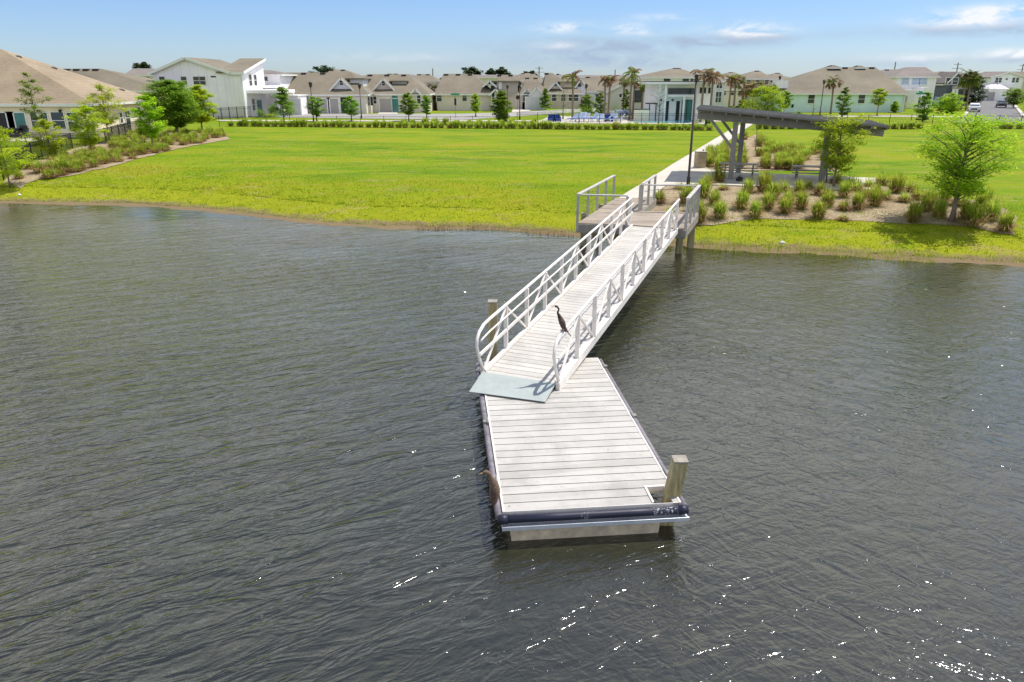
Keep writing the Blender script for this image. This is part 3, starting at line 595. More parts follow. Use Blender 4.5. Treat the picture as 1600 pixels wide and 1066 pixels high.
# palms
def palm_(px,py,top,label,kind,seed,fr,mix,lean=.02,grp=None):
    Y=P(px,py,1.3).y; palm(X(px,Y),Y,Z(top,Y)-1.3,label,kind,seed,fr,grp,mix=mix,lean=lean)
palm_(677,171,137,'stout green fan palm before the plain sided house','sabal',1,1.55,.2)
palm_(895,187,120,'lone ragged palm with one long blowing frond near the pool gate','coco',2,1.7,.75)
palm_(945,182,125,'first brown thatched palm behind the loungers','coco',3,1.3,.9)
palm_(951,182,126,'second brown palm touching its thatched neighbour','coco',4,1.3,.85)
palm_(974,181,126,'fan palm with a mixed green and tan head','sabal',5,1.1,.5)
palm_(984,187,115,'tallest pool palm with curved green fronds','coco',6,1.7,.35)
palm_(989,186,130,'brown skirted palm close beside the tallest pool palm','coco',7,1.0,.8)
palm_(1003,181,133,'green fan palm beside the clubhouse pergola','sabal',8,1.15,.15)
palm_(1010,181,135,'smaller green fan palm next to the pergola palm','sabal',9,1.05,.15)
palm_(1023,181,136,'dull fan palm at the clubhouse corner','sabal',10,.9,.6)
palm_(1096,190,116,'tall brown palm rising over the clubhouse roof','coco',11,2.0,.85)
palm_(1110,190,120,'brown drooping palm just behind the tall clubhouse palm','coco',12,1.8,.85)
palm_(1139,183,126,'shaggy brown palm beyond the clubhouse side','coco',13,1.6,.8)
palm_(1147,183,124,'shaggy palm with one frond in the wind past the clubhouse','coco',14,1.5,.7)
palm_(1164,183,134,'green headed fan palm with a tan skirt over the bushes','sabal',15,1.8,.4)
palm_(1176,182,133,'yellow green fan palm in the palm cluster','sabal',16,1.8,.3)
palm_(1200,178,135,'short green fan palm at the end of the cluster','sabal',17,1.5,.3)
palm_(1300,178,127,'leaning fan palm before the mint house','sabal',18,1.7,.45,lean=.08)
palm_(1504,172,119,'bushy green fan palm at the side street corner','sabal',19,2.2,.1)
palm_(1512,172,121,'green fan palm hidden behind the corner palm','sabal',20,2.2,.1)
# shrubs
def shrub(px,py,w,h,label,leaf='l_mid',seed=1,Y=None):
    p=P(px,py,1.3); Y=Y or p.y; rs=np.random.RandomState(seed); m=MB()
    for i in range(9): leafquads(m,rs,(rs.uniform(-w*.35,w*.35),rs.uniform(-w*.2,w*.2),h*rs.uniform(.25,.7)),(w*.25,w*.2,h*.3),55,.10)
    o=m.build('shrub',leaf); o.location=(X(px,Y),Y,1.25); tag(o,label,'shrub'); return o
for i,(px,py,w,h,l,lf) in enumerate([(406,184,1.9,1.5,'round clipped shrub at the white house corner','l_mid'),(425,182,1.4,1.3,'small shrub by the porch column','l_bright'),(424,184,2.2,.7,'low flowering bed by the porch','l_bright'),(580,173,4.5,1.3,'long clipped hedge under the shuttered window','l_dark'),(594,174,3,1.0,'low hedge beside the driveway','l_mid'),(655,171,3.4,2.6,'dark shrubs left of the fan palm','l_dark'),(835,170,4,1.2,'shrub bed before the white gables','l_mid'),(868,178,5,1.2,'clipped hedge before the pool gate','l_mid'),(905,182,4,1.6,'hedge behind the first loungers','l_mid'),(925,182,4,1.7,'hedge behind the middle loungers','l_mid'),(965,181,3.4,2,'hedge between the pool palms','l_bright'),(1105,196,3,1.6,'shrub bed beside the pool deck end','l_mid'),(1420,177,3,2.0,'yellowish shrub at the mint house corner','l_bright'),(1250,181,1.2,.9,'little shrub near the mint house','l_mid'),(1478,168,5,1.5,'hedge before the parked cars','l_mid'),(1124,178,3,2,'green bush behind the clubhouse corner','l_mid')]):
    shrub(px,py,w,h,l,lf,80+i)
# shoreline grass as ground cover
def blades(name,mat,n,xr,dr,hr,w,seed,thr=None,label='',cat='',shape=1.0):
    rs=np.random.RandomState(seed); m=MB(); k=0
    while k<n:
        x=rs.uniform(*xr); d=dr[0]+(dr[1]-dr[0])*rs.rand()**shape; y=shore(x)+d; z=tz(x,y)
        if z<-.12 or (thr is not None and mnoise.noise((x*.35,y*.35,seed))<thr): k+=.25; continue
        if y>34 and abs(x-(6.4+(y-34)*.36))<1.2: k+=.2; continue
        if x>1.9 and x<7.9 and y>26.3 and y<34.4 and d>1.5: k+=.2; continue
        a=rs.uniform(0,6.283); h=hr[0]+(hr[1]-hr[0])*rs.rand()**2; s=Vector((math.cos(a),math.sin(a),0))*w; l=Vector((rs.normal(0,.3),rs.normal(0,.3),1))*h
        b=Vector((x,y,z-.01)); o=len(m.v); m.v+=[tuple(b-s),tuple(b+s),tuple(b+l)]; m.f.append((o,o+1,o+2)); m.m.append(0); k+=1
    o=m.build(name,mat); tag(o,label,cat,kind='stuff'); return o
blades('shore_grass','g_blade',60000,(-33,27),(.55,8.5),(.02,.085),.018,1,label='yellow green grass along the water edge',cat='grass',shape=1.5)
blades('lawn_grass','g_blade',45000,(-33,24),(3,30),(.02,.06),.03,2,label='short mown grass of the lawn',cat='grass',shape=2.2)
blades('reeds','reed',1500,(-6,3.4),(-1.3,.6),(.05,.22),.010,3,thr=-.05,label='brown sedge standing in the shallows beside the pier',cat='reeds')
blades('weeds','t_green',1500,(7,27),(-.3,.9),(.1,.3),.015,4,thr=.0,label='taller green weeds at the edge of the right bank',cat='weeds')
# ---------------------------------------------------------------- pavilion and furniture
PR_=R(-16)
pv=empty('picnic_pavilion',(12.1,41.6,1.27),PR_,'dark grey steel picnic shelter with a single slope cantilever roof','pavilion')
def lp(x,y,z): return Vector((x,y,z-1.27))
xl,xr=-2.05,7.5; zl,zr=5.03,4.25; zz=lambda x:zl+(zr-zl)*(x-xl)/(xr-xl)
y0,y1=-1.0,4.4
m=MB()
m.add([lp(xl,y0,zl-.06),lp(xr,y0,zr-.06),lp(xr,y1,zr-.06),lp(xl,y1,zl-.06),lp(xl,y0,zl),lp(xr,y0,zr),lp(xr,y1,zr),lp(xl,y1,zl)],[(0,3,2,1),(4,5,6,7),(0,1,5,4),(1,2,6,5),(2,3,7,6),(3,0,4,7)])
for k in np.linspace(y0+.03,y1-.03,14): m.beam(lp(xl,k,zl+.02),lp(xr,k,zr+.02),.035,.045)
m.build('roof_panel','steelroof',pv)
for yy in (0,3.4):
    m=MB(); m.beam(lp(xl+.05,yy,zz(xl+.05)-.38),lp(xr-.05,yy,zz(xr-.05)-.38),.14,.36); m.build('roof_beam','steel',pv,bevel=.01)
for i,xx in enumerate(np.linspace(xl+.1,xr-.1,14)):
    m=MB(); m.beam(lp(xx,y0+.04,zz(xx)-.13),lp(xx,y1-.04,zz(xx)-.13),.06,.12); m.build('rafter','steel',pv)
for xx in (.05,4.75):
    for dx,yy in ((0,0),(.42,3.4)):
        m=MB(); m.box(xx+dx-.14,xx+dx+.14,yy-.14,yy+.14,0,zz(xx)-1.27-.5); m.build('post','steel',pv,bevel=.012)
        m=MB(); m.box(xx+dx-.2,xx+dx+.2,yy-.2,yy+.2,0,.02); m.build('base_plate','steel',pv)
        if xx<1:
            m=MB(); m.beam(lp(xx+dx-.08,yy,2.95),lp(xx+dx-1.35,yy,zz(xx+dx-1.35)-.52),.15,.15); m.build('brace','steel',pv,bevel=.008)
def picnic(x,y,label):
    e=empty('picnic_table',(x,y,1.27),R(-16),label,'picnic table','picnic tables under the pavilion')
    for k in range(5):
        m=MB(); m.box(-1.05,1.05,-.36+k*.148,-.36+k*.148+.13,.70,.745); m.build('top_board','steel',e,bevel=.004)
    for yy in (-.72,.72):
        m=MB(); m.box(-1.05,1.05,yy-.14,yy-.01,.41,.45); m.box(-1.05,1.05,yy+.01,yy+.14,.41,.45); m.build('bench','steel',e)
    for xx in (-.75,.75):
        m=MB(); m.beam((xx,-.62,0),(xx,-.22,.70),.07,.07); m.beam((xx,.62,0),(xx,.22,.70),.07,.07); m.beam((xx,-.74,.40),(xx,.74,.40),.06,.06); m.build('leg_frame','steel',e)
    return e
p1=P(1158,257,2.0); picnic(p1.x,p1.y+.3,'grey picnic table just behind the pavilion post'); p2=P(1268,261,2.0); picnic(p2.x+.15,p2.y+.3,'grey picnic table farther along by the end tree')
p=G(1093,264); e=empty('litter_bin',(p.x,p.y,1.25),R(8),'square tan stone litter bin beside the path','litter bin'); m=MB(); m.box(-.30,.30,-.28,.28,.04,.98); m.build('body','stone',e,bevel=.02); m=MB(); m.box(-.33,.33,-.31,.31,.99,1.03); m.build('lid','concrete',e); m=MB(); m.box(-.38,.38,-.36,.36,.02,.05); m.build('base','concrete',e); m=MB(); m.tube([(.18,.1,1.03),(.18,.1,1.12)],.04,8); m.build('knob','black',e)
p=P(1155,284,1.27); e=empty('bag',(p.x,p.y,1.27),.4,'small dark bag lying on the slab beside the pavilion post','bag'); m=MB(); m.tube([(-.2,0,.08),(-.14,0,.13),(0,.02,.16),(.14,0,.13),(.2,0,.07)],[.05,.10,.13,.11,.05],10); m.build('body','dark',e,smooth=True); m=MB(); m.tube([(-.1,0,.25),(-.05,0,.33),(.05,0,.33),(.1,0,.25)],.012,6); m.build('handle','black',e)
def lamp(px,py,top,label,near=False,grp='street lamps among the far houses'):
    p=P(px,py,1.25); Y=p.y; h=Z(top,Y)-1.2; e=empty('street_lamp',(p.x,Y,1.2),0,label,'street lamp',None if near else grp)
    r=.065 if near else .07
    m=MB(); m.tube([(0,0,0),(0,0,.5),(0,0,.55),(0,0,h)],[r*1.5,r*1.4,r,r*.8],10); m.build('pole','bronze',e,smooth=True)
    m=MB()
    if near: m.tube([(0,0,h),(0,0,h+.12)],[.09,.09],10); m.tube([(0,0,h+.12),(0,0,h+.30),(0,0,h+.34)],[.075,.11,.04],12)
    else: m.tube([(0,0,h),(0,0,h+.12),(0,0,h+.5),(0,0,h+.58),(0,0,h+.75)],[.08,.16,.24,.3,.03],8)
    m.build('lantern','bronze',e); return e
lamp(1075,291,127,'tall dark lamp post standing beside the pier and the pavilion',True)
for px,py,tp,l in [(490,190,137,'lamp post before the twin garage house'),(565,185,139,'lamp post before the shuttered gable house'),(761,171,137,'lamp post before the plain sided house corner'),(793,172,139,'lamp post behind the dense tree by the white car'),(812,187,135,'lamp post at the corner of the pool fence'),(852,168,136,'lamp post above the conical tree'),(915,176,138,'lamp post beyond the lone ragged palm'),(1157,180,127,'dark lamp post among the pool palms'),(1213,172,125,'lamp post near the mint house corner'),(1281,179,132,'lamp post before the mint house wall')]:
    lamp(px,py,tp,l)
def sign(px,py,top,label,kind):
    p=P(px,py,1.25); Y=p.y; h=Z(top,Y)-1.25; e=empty('street_sign' if kind!='stop' else 'stop_sign',(p.x,Y,1.2),.0,label,'sign'); m=MB(); m.tube([(0,0,0),(0,0,h)],.04,6); m.build('pole','steel',e)
    if kind=='name':
        m=MB(); m.box(-.62,.62,-.02,.02,h-.02,h+.22); m.build('name_plate','green_sign',e); m=MB(); m.box(-.02,.02,-.5,.5,h+.23,h+.45); m.build('cross_plate','green_sign',e)
        m=MB(); m.box(-.15,.15,-.06,-.03,h-1.4,h-.45); m.build('notice','black',e)
    else:
        m=MB(); m.prism([(.38*math.cos(R(22.5+45*k)),.38*math.sin(R(22.5+45*k))) for k in range(8)],-.015,.015); o=m.build('octagon','black',e); o.rotation_euler=(R(90),0,0); o.location=(0,-.05,h)
    return e
sign(712,184,148,'green street name sign beside the cross road','name'); sign(1432,182,147,'green street name sign at the mint house corner','name'); sign(809,172,152,'octagonal sign seen from behind near the white car','stop')
for px,tp,Yp,l in [(1490,98,330,'wooden utility pole with three cross arms behind the slate house'),(1591,100,330,'utility pole above the far white house'),(677,107,330,'thin pole standing above the tan roofs'),(842,104,330,'dark pole above the twin gabled house'),(960,109,330,'thin pole over the pool palms'),(1393,97,330,'thin pole behind the mint house roof')]:
    h=Z(tp,Yp)-1.2; e=empty('utility_pole',(X(px,Yp),Yp,1.2),0,l,'utility pole'); m=MB(); m.tube([(0,0,0),(0,0,h)],[.3,.2],7); m.build('pole','bark',e)
    if px in(1490,1591,842): m=MB(); [m.box(-w,w,-.15,.15,h-z_-.15,h-z_) for z_,w in ((.6,1.6),(2.2,2.2),(4,1.3))]; m.build('cross_arm','bark',e)
# fences
def fence(pts,h,label,step=2.4,pick=.13,pw=.018,post=.06,group=None,rails=(.12,.86,1.0),matn='black'):
    a0=pts[0]; e=empty('metal_fence',(a0[0],a0[1],0),0,label,'fence',group)
    for a,b in zip(pts,pts[1:]):
        a=Vector((a[0],a[1],0));b=Vector((b[0],b[1],0)); n=max(1,round((b-a).length/step))
        for i in range(n):
            p=a.lerp(b,i/n);q=a.lerp(b,(i+1)/n); zp=tz(p.x,p.y);zq=tz(q.x,q.y); o=Vector((a0[0],a0[1],0))
            m=MB(); m.beam(p-o+Vector((0,0,zp-.1)),p-o+Vector((0,0,zp+h+.06)),post,post,up=(0,1,0)); m.build('post',matn,e)
            m=MB()
            for r in rails: m.beam(p-o+Vector((0,0,zp+h*r)),q-o+Vector((0,0,zq+h*r)),.03,.035)
            k=int((q-p).length/pick) if pick else 0
            for j in range(1,k):
                c=p.lerp(q,j/k); z=zp+(zq-zp)*j/k; m.beam(c-o+Vector((0,0,z+.07)),c-o+Vector((0,0,z+h)),pw,pw,up=(0,1,0))
            m.build('panel',matn,e)
    return e
g=lambda L:[(p.x,p.y) for p in (G(*q) for q in L)]
fence(g([(6,281),(30,267),(52,252),(80,242),(114,233),(134,230),(166,223),(206,210),(300,190)]),1.2,'black metal fence running back along the left planting bed',2.6,.12,.016)
fence(g([(-60,231),(43,231),(114,233)]),1.2,'black metal fence closing the patio of the cream house',2.6,.12,.016)
fence([(X(345,92),91),(X(600,92),91.5),(X(808,92),91.5)],1.15,'low thin fence behind the long grass row',2.7,.16,.010,.05,rails=(.95,))
fence([(X(808,93),92.5),(X(1100,91),90),(X(1112,97),97)],1.5,'black picket fence round the pool',2.4,.13,.014,.06)
fence([(X(1188,93),92),(X(1460,91),91),(X(1660,91),90)],1.3,'black fence beyond the lawn right of the pavilion',2.6,.16,.012,.06,rails=(.95,))
fence([(X(345,112),100),(X(385,110),112)],1.6,'black side yard fence at the white gabled house',1.6,.14,.02,.08)
# pool loungers
def lounger():
    e=empty('pool_lounger',(0,0,0),0,'x','lounger','blue and pale loungers round the pool'); m=MB(); m.box(-.32,.32,-.9,.25,.30,.36); m.add([(-.32,.25,.32),(.32,.25,.32),(.32,.85,.95),(-.32,.85,.95),(-.32,.27,.38),(.32,.27,.38),(.32,.82,1.0),(-.32,.82,1.0)],[(0,3,2,1),(4,5,6,7),(0,1,5,4),(1,2,6,5),(2,3,7,6),(3,0,4,7)]); m.build('sling','lounge',e)
    m=MB(); 
    for x in(-.34,.34):
        m.beam((x,-.92,.31),(x,.25,.31),.05,.05); m.beam((x,-.8,0),(x,-.8,.3),.05,.05); m.beam((x,.3,0),(x,.3,.3),.05,.05); m.beam((x,.25,.32),(x,.86,.97),.05,.05)
    m.build('frame','white',e)
    m=MB(); m.box(-.30,.30,-.6,.2,.362,.42); m.build('cushion','blue',e); return e
L0=lounger(); first=True
lrow=[(x,190,-.9,'loungers in the front row before the pool fence') for x in (894,900,908,914,921,928,938,947,956,966)]+[(x,183.5,2.6,'loungers in the back row under the palms') for x in (960,966,972,978,984,990,997)]
for i,(px,py,rz,gr) in enumerate(lrow):
    p=P(px,py,1.3); lb='blue cushioned sling lounger in the '+('front row before the pool fence' if py>185 else 'back row under the palms')
    if i==0: o=L0; o.location=(p.x,p.y,1.29); o.rotation_euler=(0,0,rz); o['label']=lb; o['group']=gr
    else: copy_tree(L0,(p.x,p.y,1.29),rz+rnd.uniform(-.7,.7),rnd.uniform(.95,1.15),lb,gr)
for px,l in ((862,'dark blue box seat left of the bare tree'),(870,'bright blue box seat beside the bare tree'),(951,'deep blue draped chair among the loungers')):
    p=P(px,190,1.3); e=empty('armchair',(p.x,p.y,1.29),0,l,'chair'); m=MB(); m.box(-.42,.42,-.4,.4,.08,.42); m.build('seat','blue',e,bevel=.03); m=MB(); m.box(-.42,.42,.26,.42,.42,.9); m.build('backrest','blue',e,bevel=.03)
    for s in (-1,1): m=MB(); m.box(s*.47-.05,s*.47+.05,-.4,.4,0,.62); m.build('armrest','blue',e)
for px in (1062,1074):
    p=P(px,187,1.3); e=empty('pool_rail',(p.x,p.y,1.3),0,('first' if px==1062 else 'second')+' curved steel ladder rail at the pool edge','pool ladder')
    for s in (-.25,.25):
        m=MB(); m.tube([(-.5,s,0)]+[(-.5*math.cos(a),s,.55+.45*math.sin(a)) for a in np.linspace(0,3.14,9)]+[(.5,s,-.2)],.035,6); m.build('rail','alu',e,smooth=True)
# ---------------------------------------------------------------- houses
GZ=1.2
class House:
    def __init__(s,name,label,cat='house'):
        s.e=empty(name,(0,0,0),0,label,cat)
    def fin(s,x,y): # move the root to the thing's base without moving its parts
        s.e.location=(x,y,GZ)
        for c in s.e.children: c.location=(-x,-y,-GZ)
        return s
    def wall(s,x0,x1,y0,y1,z0,z1,mat): m=MB(); m.box(x0,x1,y0,y1,z0,z1); return m.build('wall',mat,s.e)
    def solid(s,name,vs,fs,mat): m=MB(); m.add(vs,fs); return m.build(name,mat,s.e)
    def hip(s,x0,x1,y0,y1,z,rise,mat='roof2',ov=.5,axis='x',inset=None,inset2=None,fascia='trim'):
        X0,X1,Y0,Y1=x0-ov,x1+ov,y0-ov,y1+ov
        if axis=='x':
            a=(Y1-Y0)/2 if inset is None else inset; b=a if inset2 is None else inset2; ym=(Y0+Y1)/2; r=[(X0+a,ym,z+rise),(X1-b,ym,z+rise)]
            vs=[(X0,Y0,z),(X1,Y0,z),(X1,Y1,z),(X0,Y1,z)]+r; fs=[(0,1,5,4),(1,2,5),(2,3,4,5),(3,0,4),(3,2,1,0)]
        else:
            a=(X1-X0)/2 if inset is None else inset; b=a if inset2 is None else inset2; xm=(X0+X1)/2; r=[(xm,Y0+a,z+rise),(xm,Y1-b,z+rise)]
            vs=[(X0,Y0,z),(X1,Y0,z),(X1,Y1,z),(X0,Y1,z)]+r; fs=[(0,1,4),(1,2,5,4),(2,3,5),(3,0,4,5),(3,2,1,0)]
        o=s.solid('roof',vs,fs,mat)
        m=MB(); h=.2; t=.03
        m.box(X0-t,X1+t,Y0-t,Y0,z-h,z+.02); m.box(X0-t,X1+t,Y1,Y1+t,z-h,z+.02); m.box(X0-t,X0,Y0,Y1,z-h,z+.02); m.box(X1,X1+t,Y0,Y1,z-h,z+.02)
        m.box(X0,X1,Y0,Y1,z-h+.02,z-.01); m.build('eave_board',fascia,s.e); s.R=(X0,X1,Y0,Y1,z,rise,r); return o
    def vents(s,n=3,f0=.1,f1=.9,side=-1,down=.35):
        r=s.R[6]; a=Vector(r[0]);b=Vector(r[1])
        for i in range(n):
            p=a.lerp(b,f0+(f1-f0)*i/max(1,n-1)); m=MB(); m.box(p.x-.4,p.x+.4,p.y-.8,p.y-.3,p.z-.35,p.z-.02) if abs(a.x-b.x)>abs(a.y-b.y) else m.box(p.x+.3,p.x+.9,p.y-.45,p.y+.45,p.z-.42,p.z+.03); m.build('roof_vent','vent',s.e)
    def gable(s,x0,x1,y0,y1,z,rise,mat='roof2',wmat='beige',ov=.35,trim=True,win=True,py=None):
        """gable facing the viewer (-y), ridge along y"""
        xm=(x0+x1)/2; k=rise/((x1-x0)/2); zl=z-ov*k; Y0=y0-ov
        s.solid('gable_wall',[(x0,y0,z),(x1,y0,z),(xm,y0,z+rise),(x0,y1,z),(x1,y1,z),(xm,y1,z+rise)],[(0,1,2),(5,4,3),(0,2,5,3),(1,4,5,2),(0,3,4,1)],wmat)
        t=.14; L=(x0-ov,zl);T=(xm,z+rise);Rr=(x1+ov,zl)
        vs=[(L[0],Y0,L[1]+.02),(T[0],Y0,T[1]+.02),(Rr[0],Y0,Rr[1]+.02),(L[0],Y0,L[1]+t),(T[0],Y0,T[1]+t),(Rr[0],Y0,Rr[1]+t)]; vs+=[(a,y1,c) for a,b,c in vs]
        s.solid('roof',vs,[(3,4,10,9),(4,5,11,10),(1,0,6,7),(2,1,7,8),(6,9,10,7),(7,10,11,8),(0,3,9,6),(2,8,11,5)],mat)
        m=MB()
        for a,b in ((L,T),(T,Rr)): m.beam((a[0],Y0-.03,a[1]+.04),(b[0],Y0-.03,b[1]+.04),.06,.26)
        m.build('barge_board','trim',s.e)
        if win: s.win('S',y0,xm,z+rise*.38,.55,rise*.42,'dark')
    def win(s,f,w,u,z,ww,h,glass='glass',name='window',bars=True,depth=.09,frame='trim',fw=.10):
        def bx(m,u0,u1,z0,z1,d0,d1):
            if f=='S': m.box(u0,u1,w-d1,w-d0,z0,z1)
            elif f=='E': m.box(w+d0,w+d1,u0,u1,z0,z1)
            else: m.box(w-d1,w-d0,u0,u1,z0,z1)
        m=MB(); a,b=u-ww/2,u+ww/2; bx(m,a-fw,a,z-fw,z+h+fw,-.02,depth); bx(m,b,b+fw,z-fw,z+h+fw,-.02,depth); bx(m,a,b,z+h,z+h+fw,-.02,depth); bx(m,a,b,z-fw,z,-.02,depth+.03)
        if bars: bx(m,a,b,z+h*.5-.03,z+h*.5+.03,.0,depth*.8)
        fr=m.build(name,frame,s.e); m=MB(); bx(m,a,b,z,z+h,-.01,.03); m.build('pane',glass,fr); return fr
    def door(s,f,w,u,ww=.95,h=2.1,mat='tealglass',z=GZ):
        return s.win(f,w,u,z+.02,ww,h,mat,'door',False)
    def garage(s,f,w,u,ww=2.6,h=2.2,mat='garage'):
        return s.win(f,w,u,GZ+.05,ww,h,mat,'garage_door',False,fw=.18)
    def shutters(s,y,u,z,ww,h,mat='dark'):
        for a in (-1,1): m=MB(); c=u+a*(ww/2+.32); m.box(c-.18,c+.18,y-.08,y-.01,z,z+h); m.build('shutter',mat,s.e)
Xh=X
# H1 cream house
H=House('cream_house','large cream one storey house with a sweeping tan hip roof beside the water','house')
x1,y0,y1=-39.8,73,85.5; H.wall(-75,x1,y0,y1,.9,4.25,'cream'); ze=4.32; ap=(-51.3,79.5,9.35)
H.solid('roof',[(-76,y0-.5,ze),(x1+.5,y0-.5,ze),(x1+.5,y1+.6,ze),(-76,y1+.6,ze),(-66,79.5,9.6),ap],[(0,1,5,4),(1,2,5),(2,3,4,5),(3,0,4),(3,2,1,0)],'roof')
m=MB(); m.box(-76,x1+.5,y0-.53,y0-.5,ze-.24,ze+.02); m.box(x1+.5,x1+.62,y0-.53,y1+.6,ze-.2,ze+.02); m.build('gutter','trim',H.e)
m=MB(); m.tube([(x1+.1,y1-1.6,1),(x1+.1,y1-1.6,ze-.1)],.07,6); m.build('downpipe','trim',H.e); m=MB(); m.tube([(x1-.3,y0-.1,1),(x1-.3,y0-.1,ze-.1)],.05,6); m.build('downpipe','trim',H.e)
for t,u in ((.12,.08),(.33,.08),(.76,.16)):
    a=Vector(ap).lerp(Vector((x1+.5,y1+.6,ze)),t); m=MB(); m.beam(a+Vector((-.1,-1.0,-.05)),a+Vector((.35,-1.3,-.2)),.8,.16); m.build('roof_vent','vent',H.e)
for px,w,h,zb in ((54,.62,1.55,2.0),(70,.62,1.5,2.0),(91,1.2,1.5,2.05),(114,1.0,1.5,2.0)): H.win('S',y0,X(px,y0),zb,w,h,fw=.08)
for px in (12,30): 
    fr=H.win('S',y0,X(px-4,y0),1.35,1.7,2.15,'dark' if px<20 else 'tealglass','sliding_door',False)
H.win('E',x1,YA(198,x1),2.1,.9,1.3); H.win('E',x1,YA(217,x1),2.0,.6,1.7); H.win('E',x1,YA(188,x1),2.3,.5,1.0)
m=MB(); m.box(X(97,y0)-.12,X(97,y0)+.12,y0-.15,y0,3.55,3.8); m.build('wall_lamp','black',H.e)
m=MB(); m.box(-60,-42,68,73,1.2,1.3); o=m.build('patio','concrete',H.e); H.fin(-52,73)
p=P(18,220,1.3); e=empty('patio_sofa',(X(10,70.5),70.5,1.3),0,'dark wicker patio sofa before the sliding door','sofa'); m=MB(); m.box(-1.6,1.2,-.4,.4,.1,.45); m.build('seat','dark',e,bevel=.04); m=MB(); m.box(-1.6,1.2,.25,.45,.45,.95); m.build('backrest','dark',e,bevel=.04)
e=empty('grill',(X(34,71),71,1.3),0,'tall black patio grill by the house wall','grill'); m=MB(); m.box(-.3,.3,-.25,.25,.75,.95); m.tube([(-.28,0,1),(.28,0,1)],.2,10); m.build('firebox','black',e); m=MB(); [m.beam((a,b,0),(a,b,.75),.05,.05) for a in(-.25,.25) for b in(-.2,.2)]; m.build('leg_frame','black',e)
# H2 tan roof behind
def simple(label,pxl,pxr,Y,ey,ry,rl,rr,depth=12,mat='roof2',wmat='beige',name='house',vents=3,base=None,fin=True,ov=.5):
    """px of the walls, depth, pixel heights of eave and ridge, px of ridge ends"""
    H=House(name,label); x0,x1=X(pxl,Y),X(pxr,Y); z=Z(ey,Y); ym=Y+depth/2; zr=Z(ry,ym)
    H.wall(x0,x1,Y,Y+depth,GZ-.2,z-.1,wmat); H.hip(x0,x1,Y,Y+depth,z,zr-z,mat,ov,'x',X(rl,ym)-x0+ov,x1+ov-X(rr,ym)); H.Y=Y; H.x0=x0; H.x1=x1; H.ez=z
    if vents: H.vents(vents)
    return H
H=simple('tan roofed house behind the cream house, pale walls mostly hidden',95,262,106,142,107.5,113,168,13,wmat='cream',vents=4); H.win('S',106,X(238,106),2.2,1,1.3); H.fin(H.x0,106)
# H3
H=simple('narrow white two storey house behind the left end of the gabled white house',206,262,132,117,107,216,246,10,'roof3','front_white',vents=0); 
for px in (234,240,221): H.win('S',132,X(px,132),Z(132,132),.85,Z(122,132)-Z(132,132))
H.fin(H.x0,132)
# H4 white gabled two-storey
H=House('white_gabled_house','big white two storey house with a wide side gable and a lifted shed roof wing','house')
Y=112; xa=X(247,Y);xb=X(362,Y);xc=X(383,Y);xm=X(300,Y); zL=Z(114,Y); zR=Z(113.5,Y); zT=Z(91.5,Y); y2=Y+13
H.solid('wall',[(xa,Y,GZ-.1),(xb,Y,GZ-.1),(xb,Y,zR),(xm,Y,zT),(xa,Y,zL),(xa,y2,GZ-.1),(xb,y2,GZ-.1),(xb,y2,zR),(xm,y2,zT),(xa,y2,zL)],[(0,1,2,3,4),(9,8,7,6,5),(0,4,9,5),(1,6,7,2)],'panel_white')
zW=Z(94,Y+10)
H.solid('wall',[(xb,Y+.03,GZ-.1),(xc,Y+.03,GZ-.1),(xc,Y+.03,zR-.05),(xb,Y+.03,zR-.05),(xb,Y+10,GZ-.1),(xc,Y+10,GZ-.1),(xc,Y+10,zW-.2),(xb,Y+10,zW-.2)],[(0,1,2,3),(7,6,5,4),(1,5,6,2),(0,3,7,4)],'front_white')
t=.16; o_=.45
def slab(H,a,b,c,d,mat,t=.16):
    up=Vector((0,0,t)); v=[Vector(q) for q in (a,b,c,d)]; H.solid('roof',[*v,*[q+up for q in v]],[(3,2,1,0),(4,5,6,7),(0,1,5,4),(1,2,6,5),(2,3,7,6),(3,0,4,7)],mat)
k1=(zT-zL)/(xm-xa); k2=(zT-zR)/(xb-xm)
slab(H,(xa-.6,Y-o_,zL-.6*k1),(xm,Y-o_,zT),(xm,y2,zT),(xa-.6,y2,zL-.6*k1),'roof2'); slab(H,(xm,Y-o_,zT),(xb+.4,Y-o_,zR-.4*k2),(xb+.4,y2,zR-.4*k2),(xm,y2,zT),'roof2')
kw=(zW-zR)/10
slab(H,(X(345,Y),Y-.3,zR-.1),(xc+.4,Y-.3,zR-.1),(xc+.4,Y+10.4,zW+.1),(X(345,Y),Y+10.4,zW+.1),'roof2')
m=MB(); m.beam((xa-.6,Y-o_-.04,zL-.6*k1+.05),(xm,Y-o_-.04,zT+.05),.07,.34); m.beam((xm,Y-o_-.04,zT+.05),(xb+.4,Y-o_-.04,zR-.4*k2+.05),.07,.34); m.box(xb+.45,xc+.45,Y-.36,Y-.3,zR-.28,zR+.08); m.beam((xc+.43,Y-.3,zR-.05),(xc+.43,Y+10.4,zW+.1),.07,.34); m.build('barge_board','trim',H.e)
m=MB(); m.tube([(xc-.15,Y-.06,GZ),(xc-.15,Y-.06,zR-.2)],.07,6); m.build('downpipe','trim',H.e)
for px in (259.5,293,312,322): H.win('S',Y,X(px,Y),Z(132.5,Y),.8,Z(120,Y)-Z(132.5,Y))
m=MB(); a=X(339,Y); m.box(a-.35,a+.35,Y-.06,Y,Z(121,Y),Z(119,Y)); m.build('wall_vent','dark',H.e)
for yy in (YA(395,xc),YA(402.5,xc)): H.win('E',xc,yy,Z(134,Y+4),1.25,1.55)
H.win('E',xc,YA(395.5,xc),Z(172.5,Y+3),1.3,1.6); H.door('E',xc,YA(404.5,xc),2.4,2.3,'tealglass')
m=MB(); m.box(xc+.02,xc+4.6,Y+1.2,Y+10,Z(146,Y+1),Z(141,Y+1)); m.build('porch_roof','front_white',H.e)
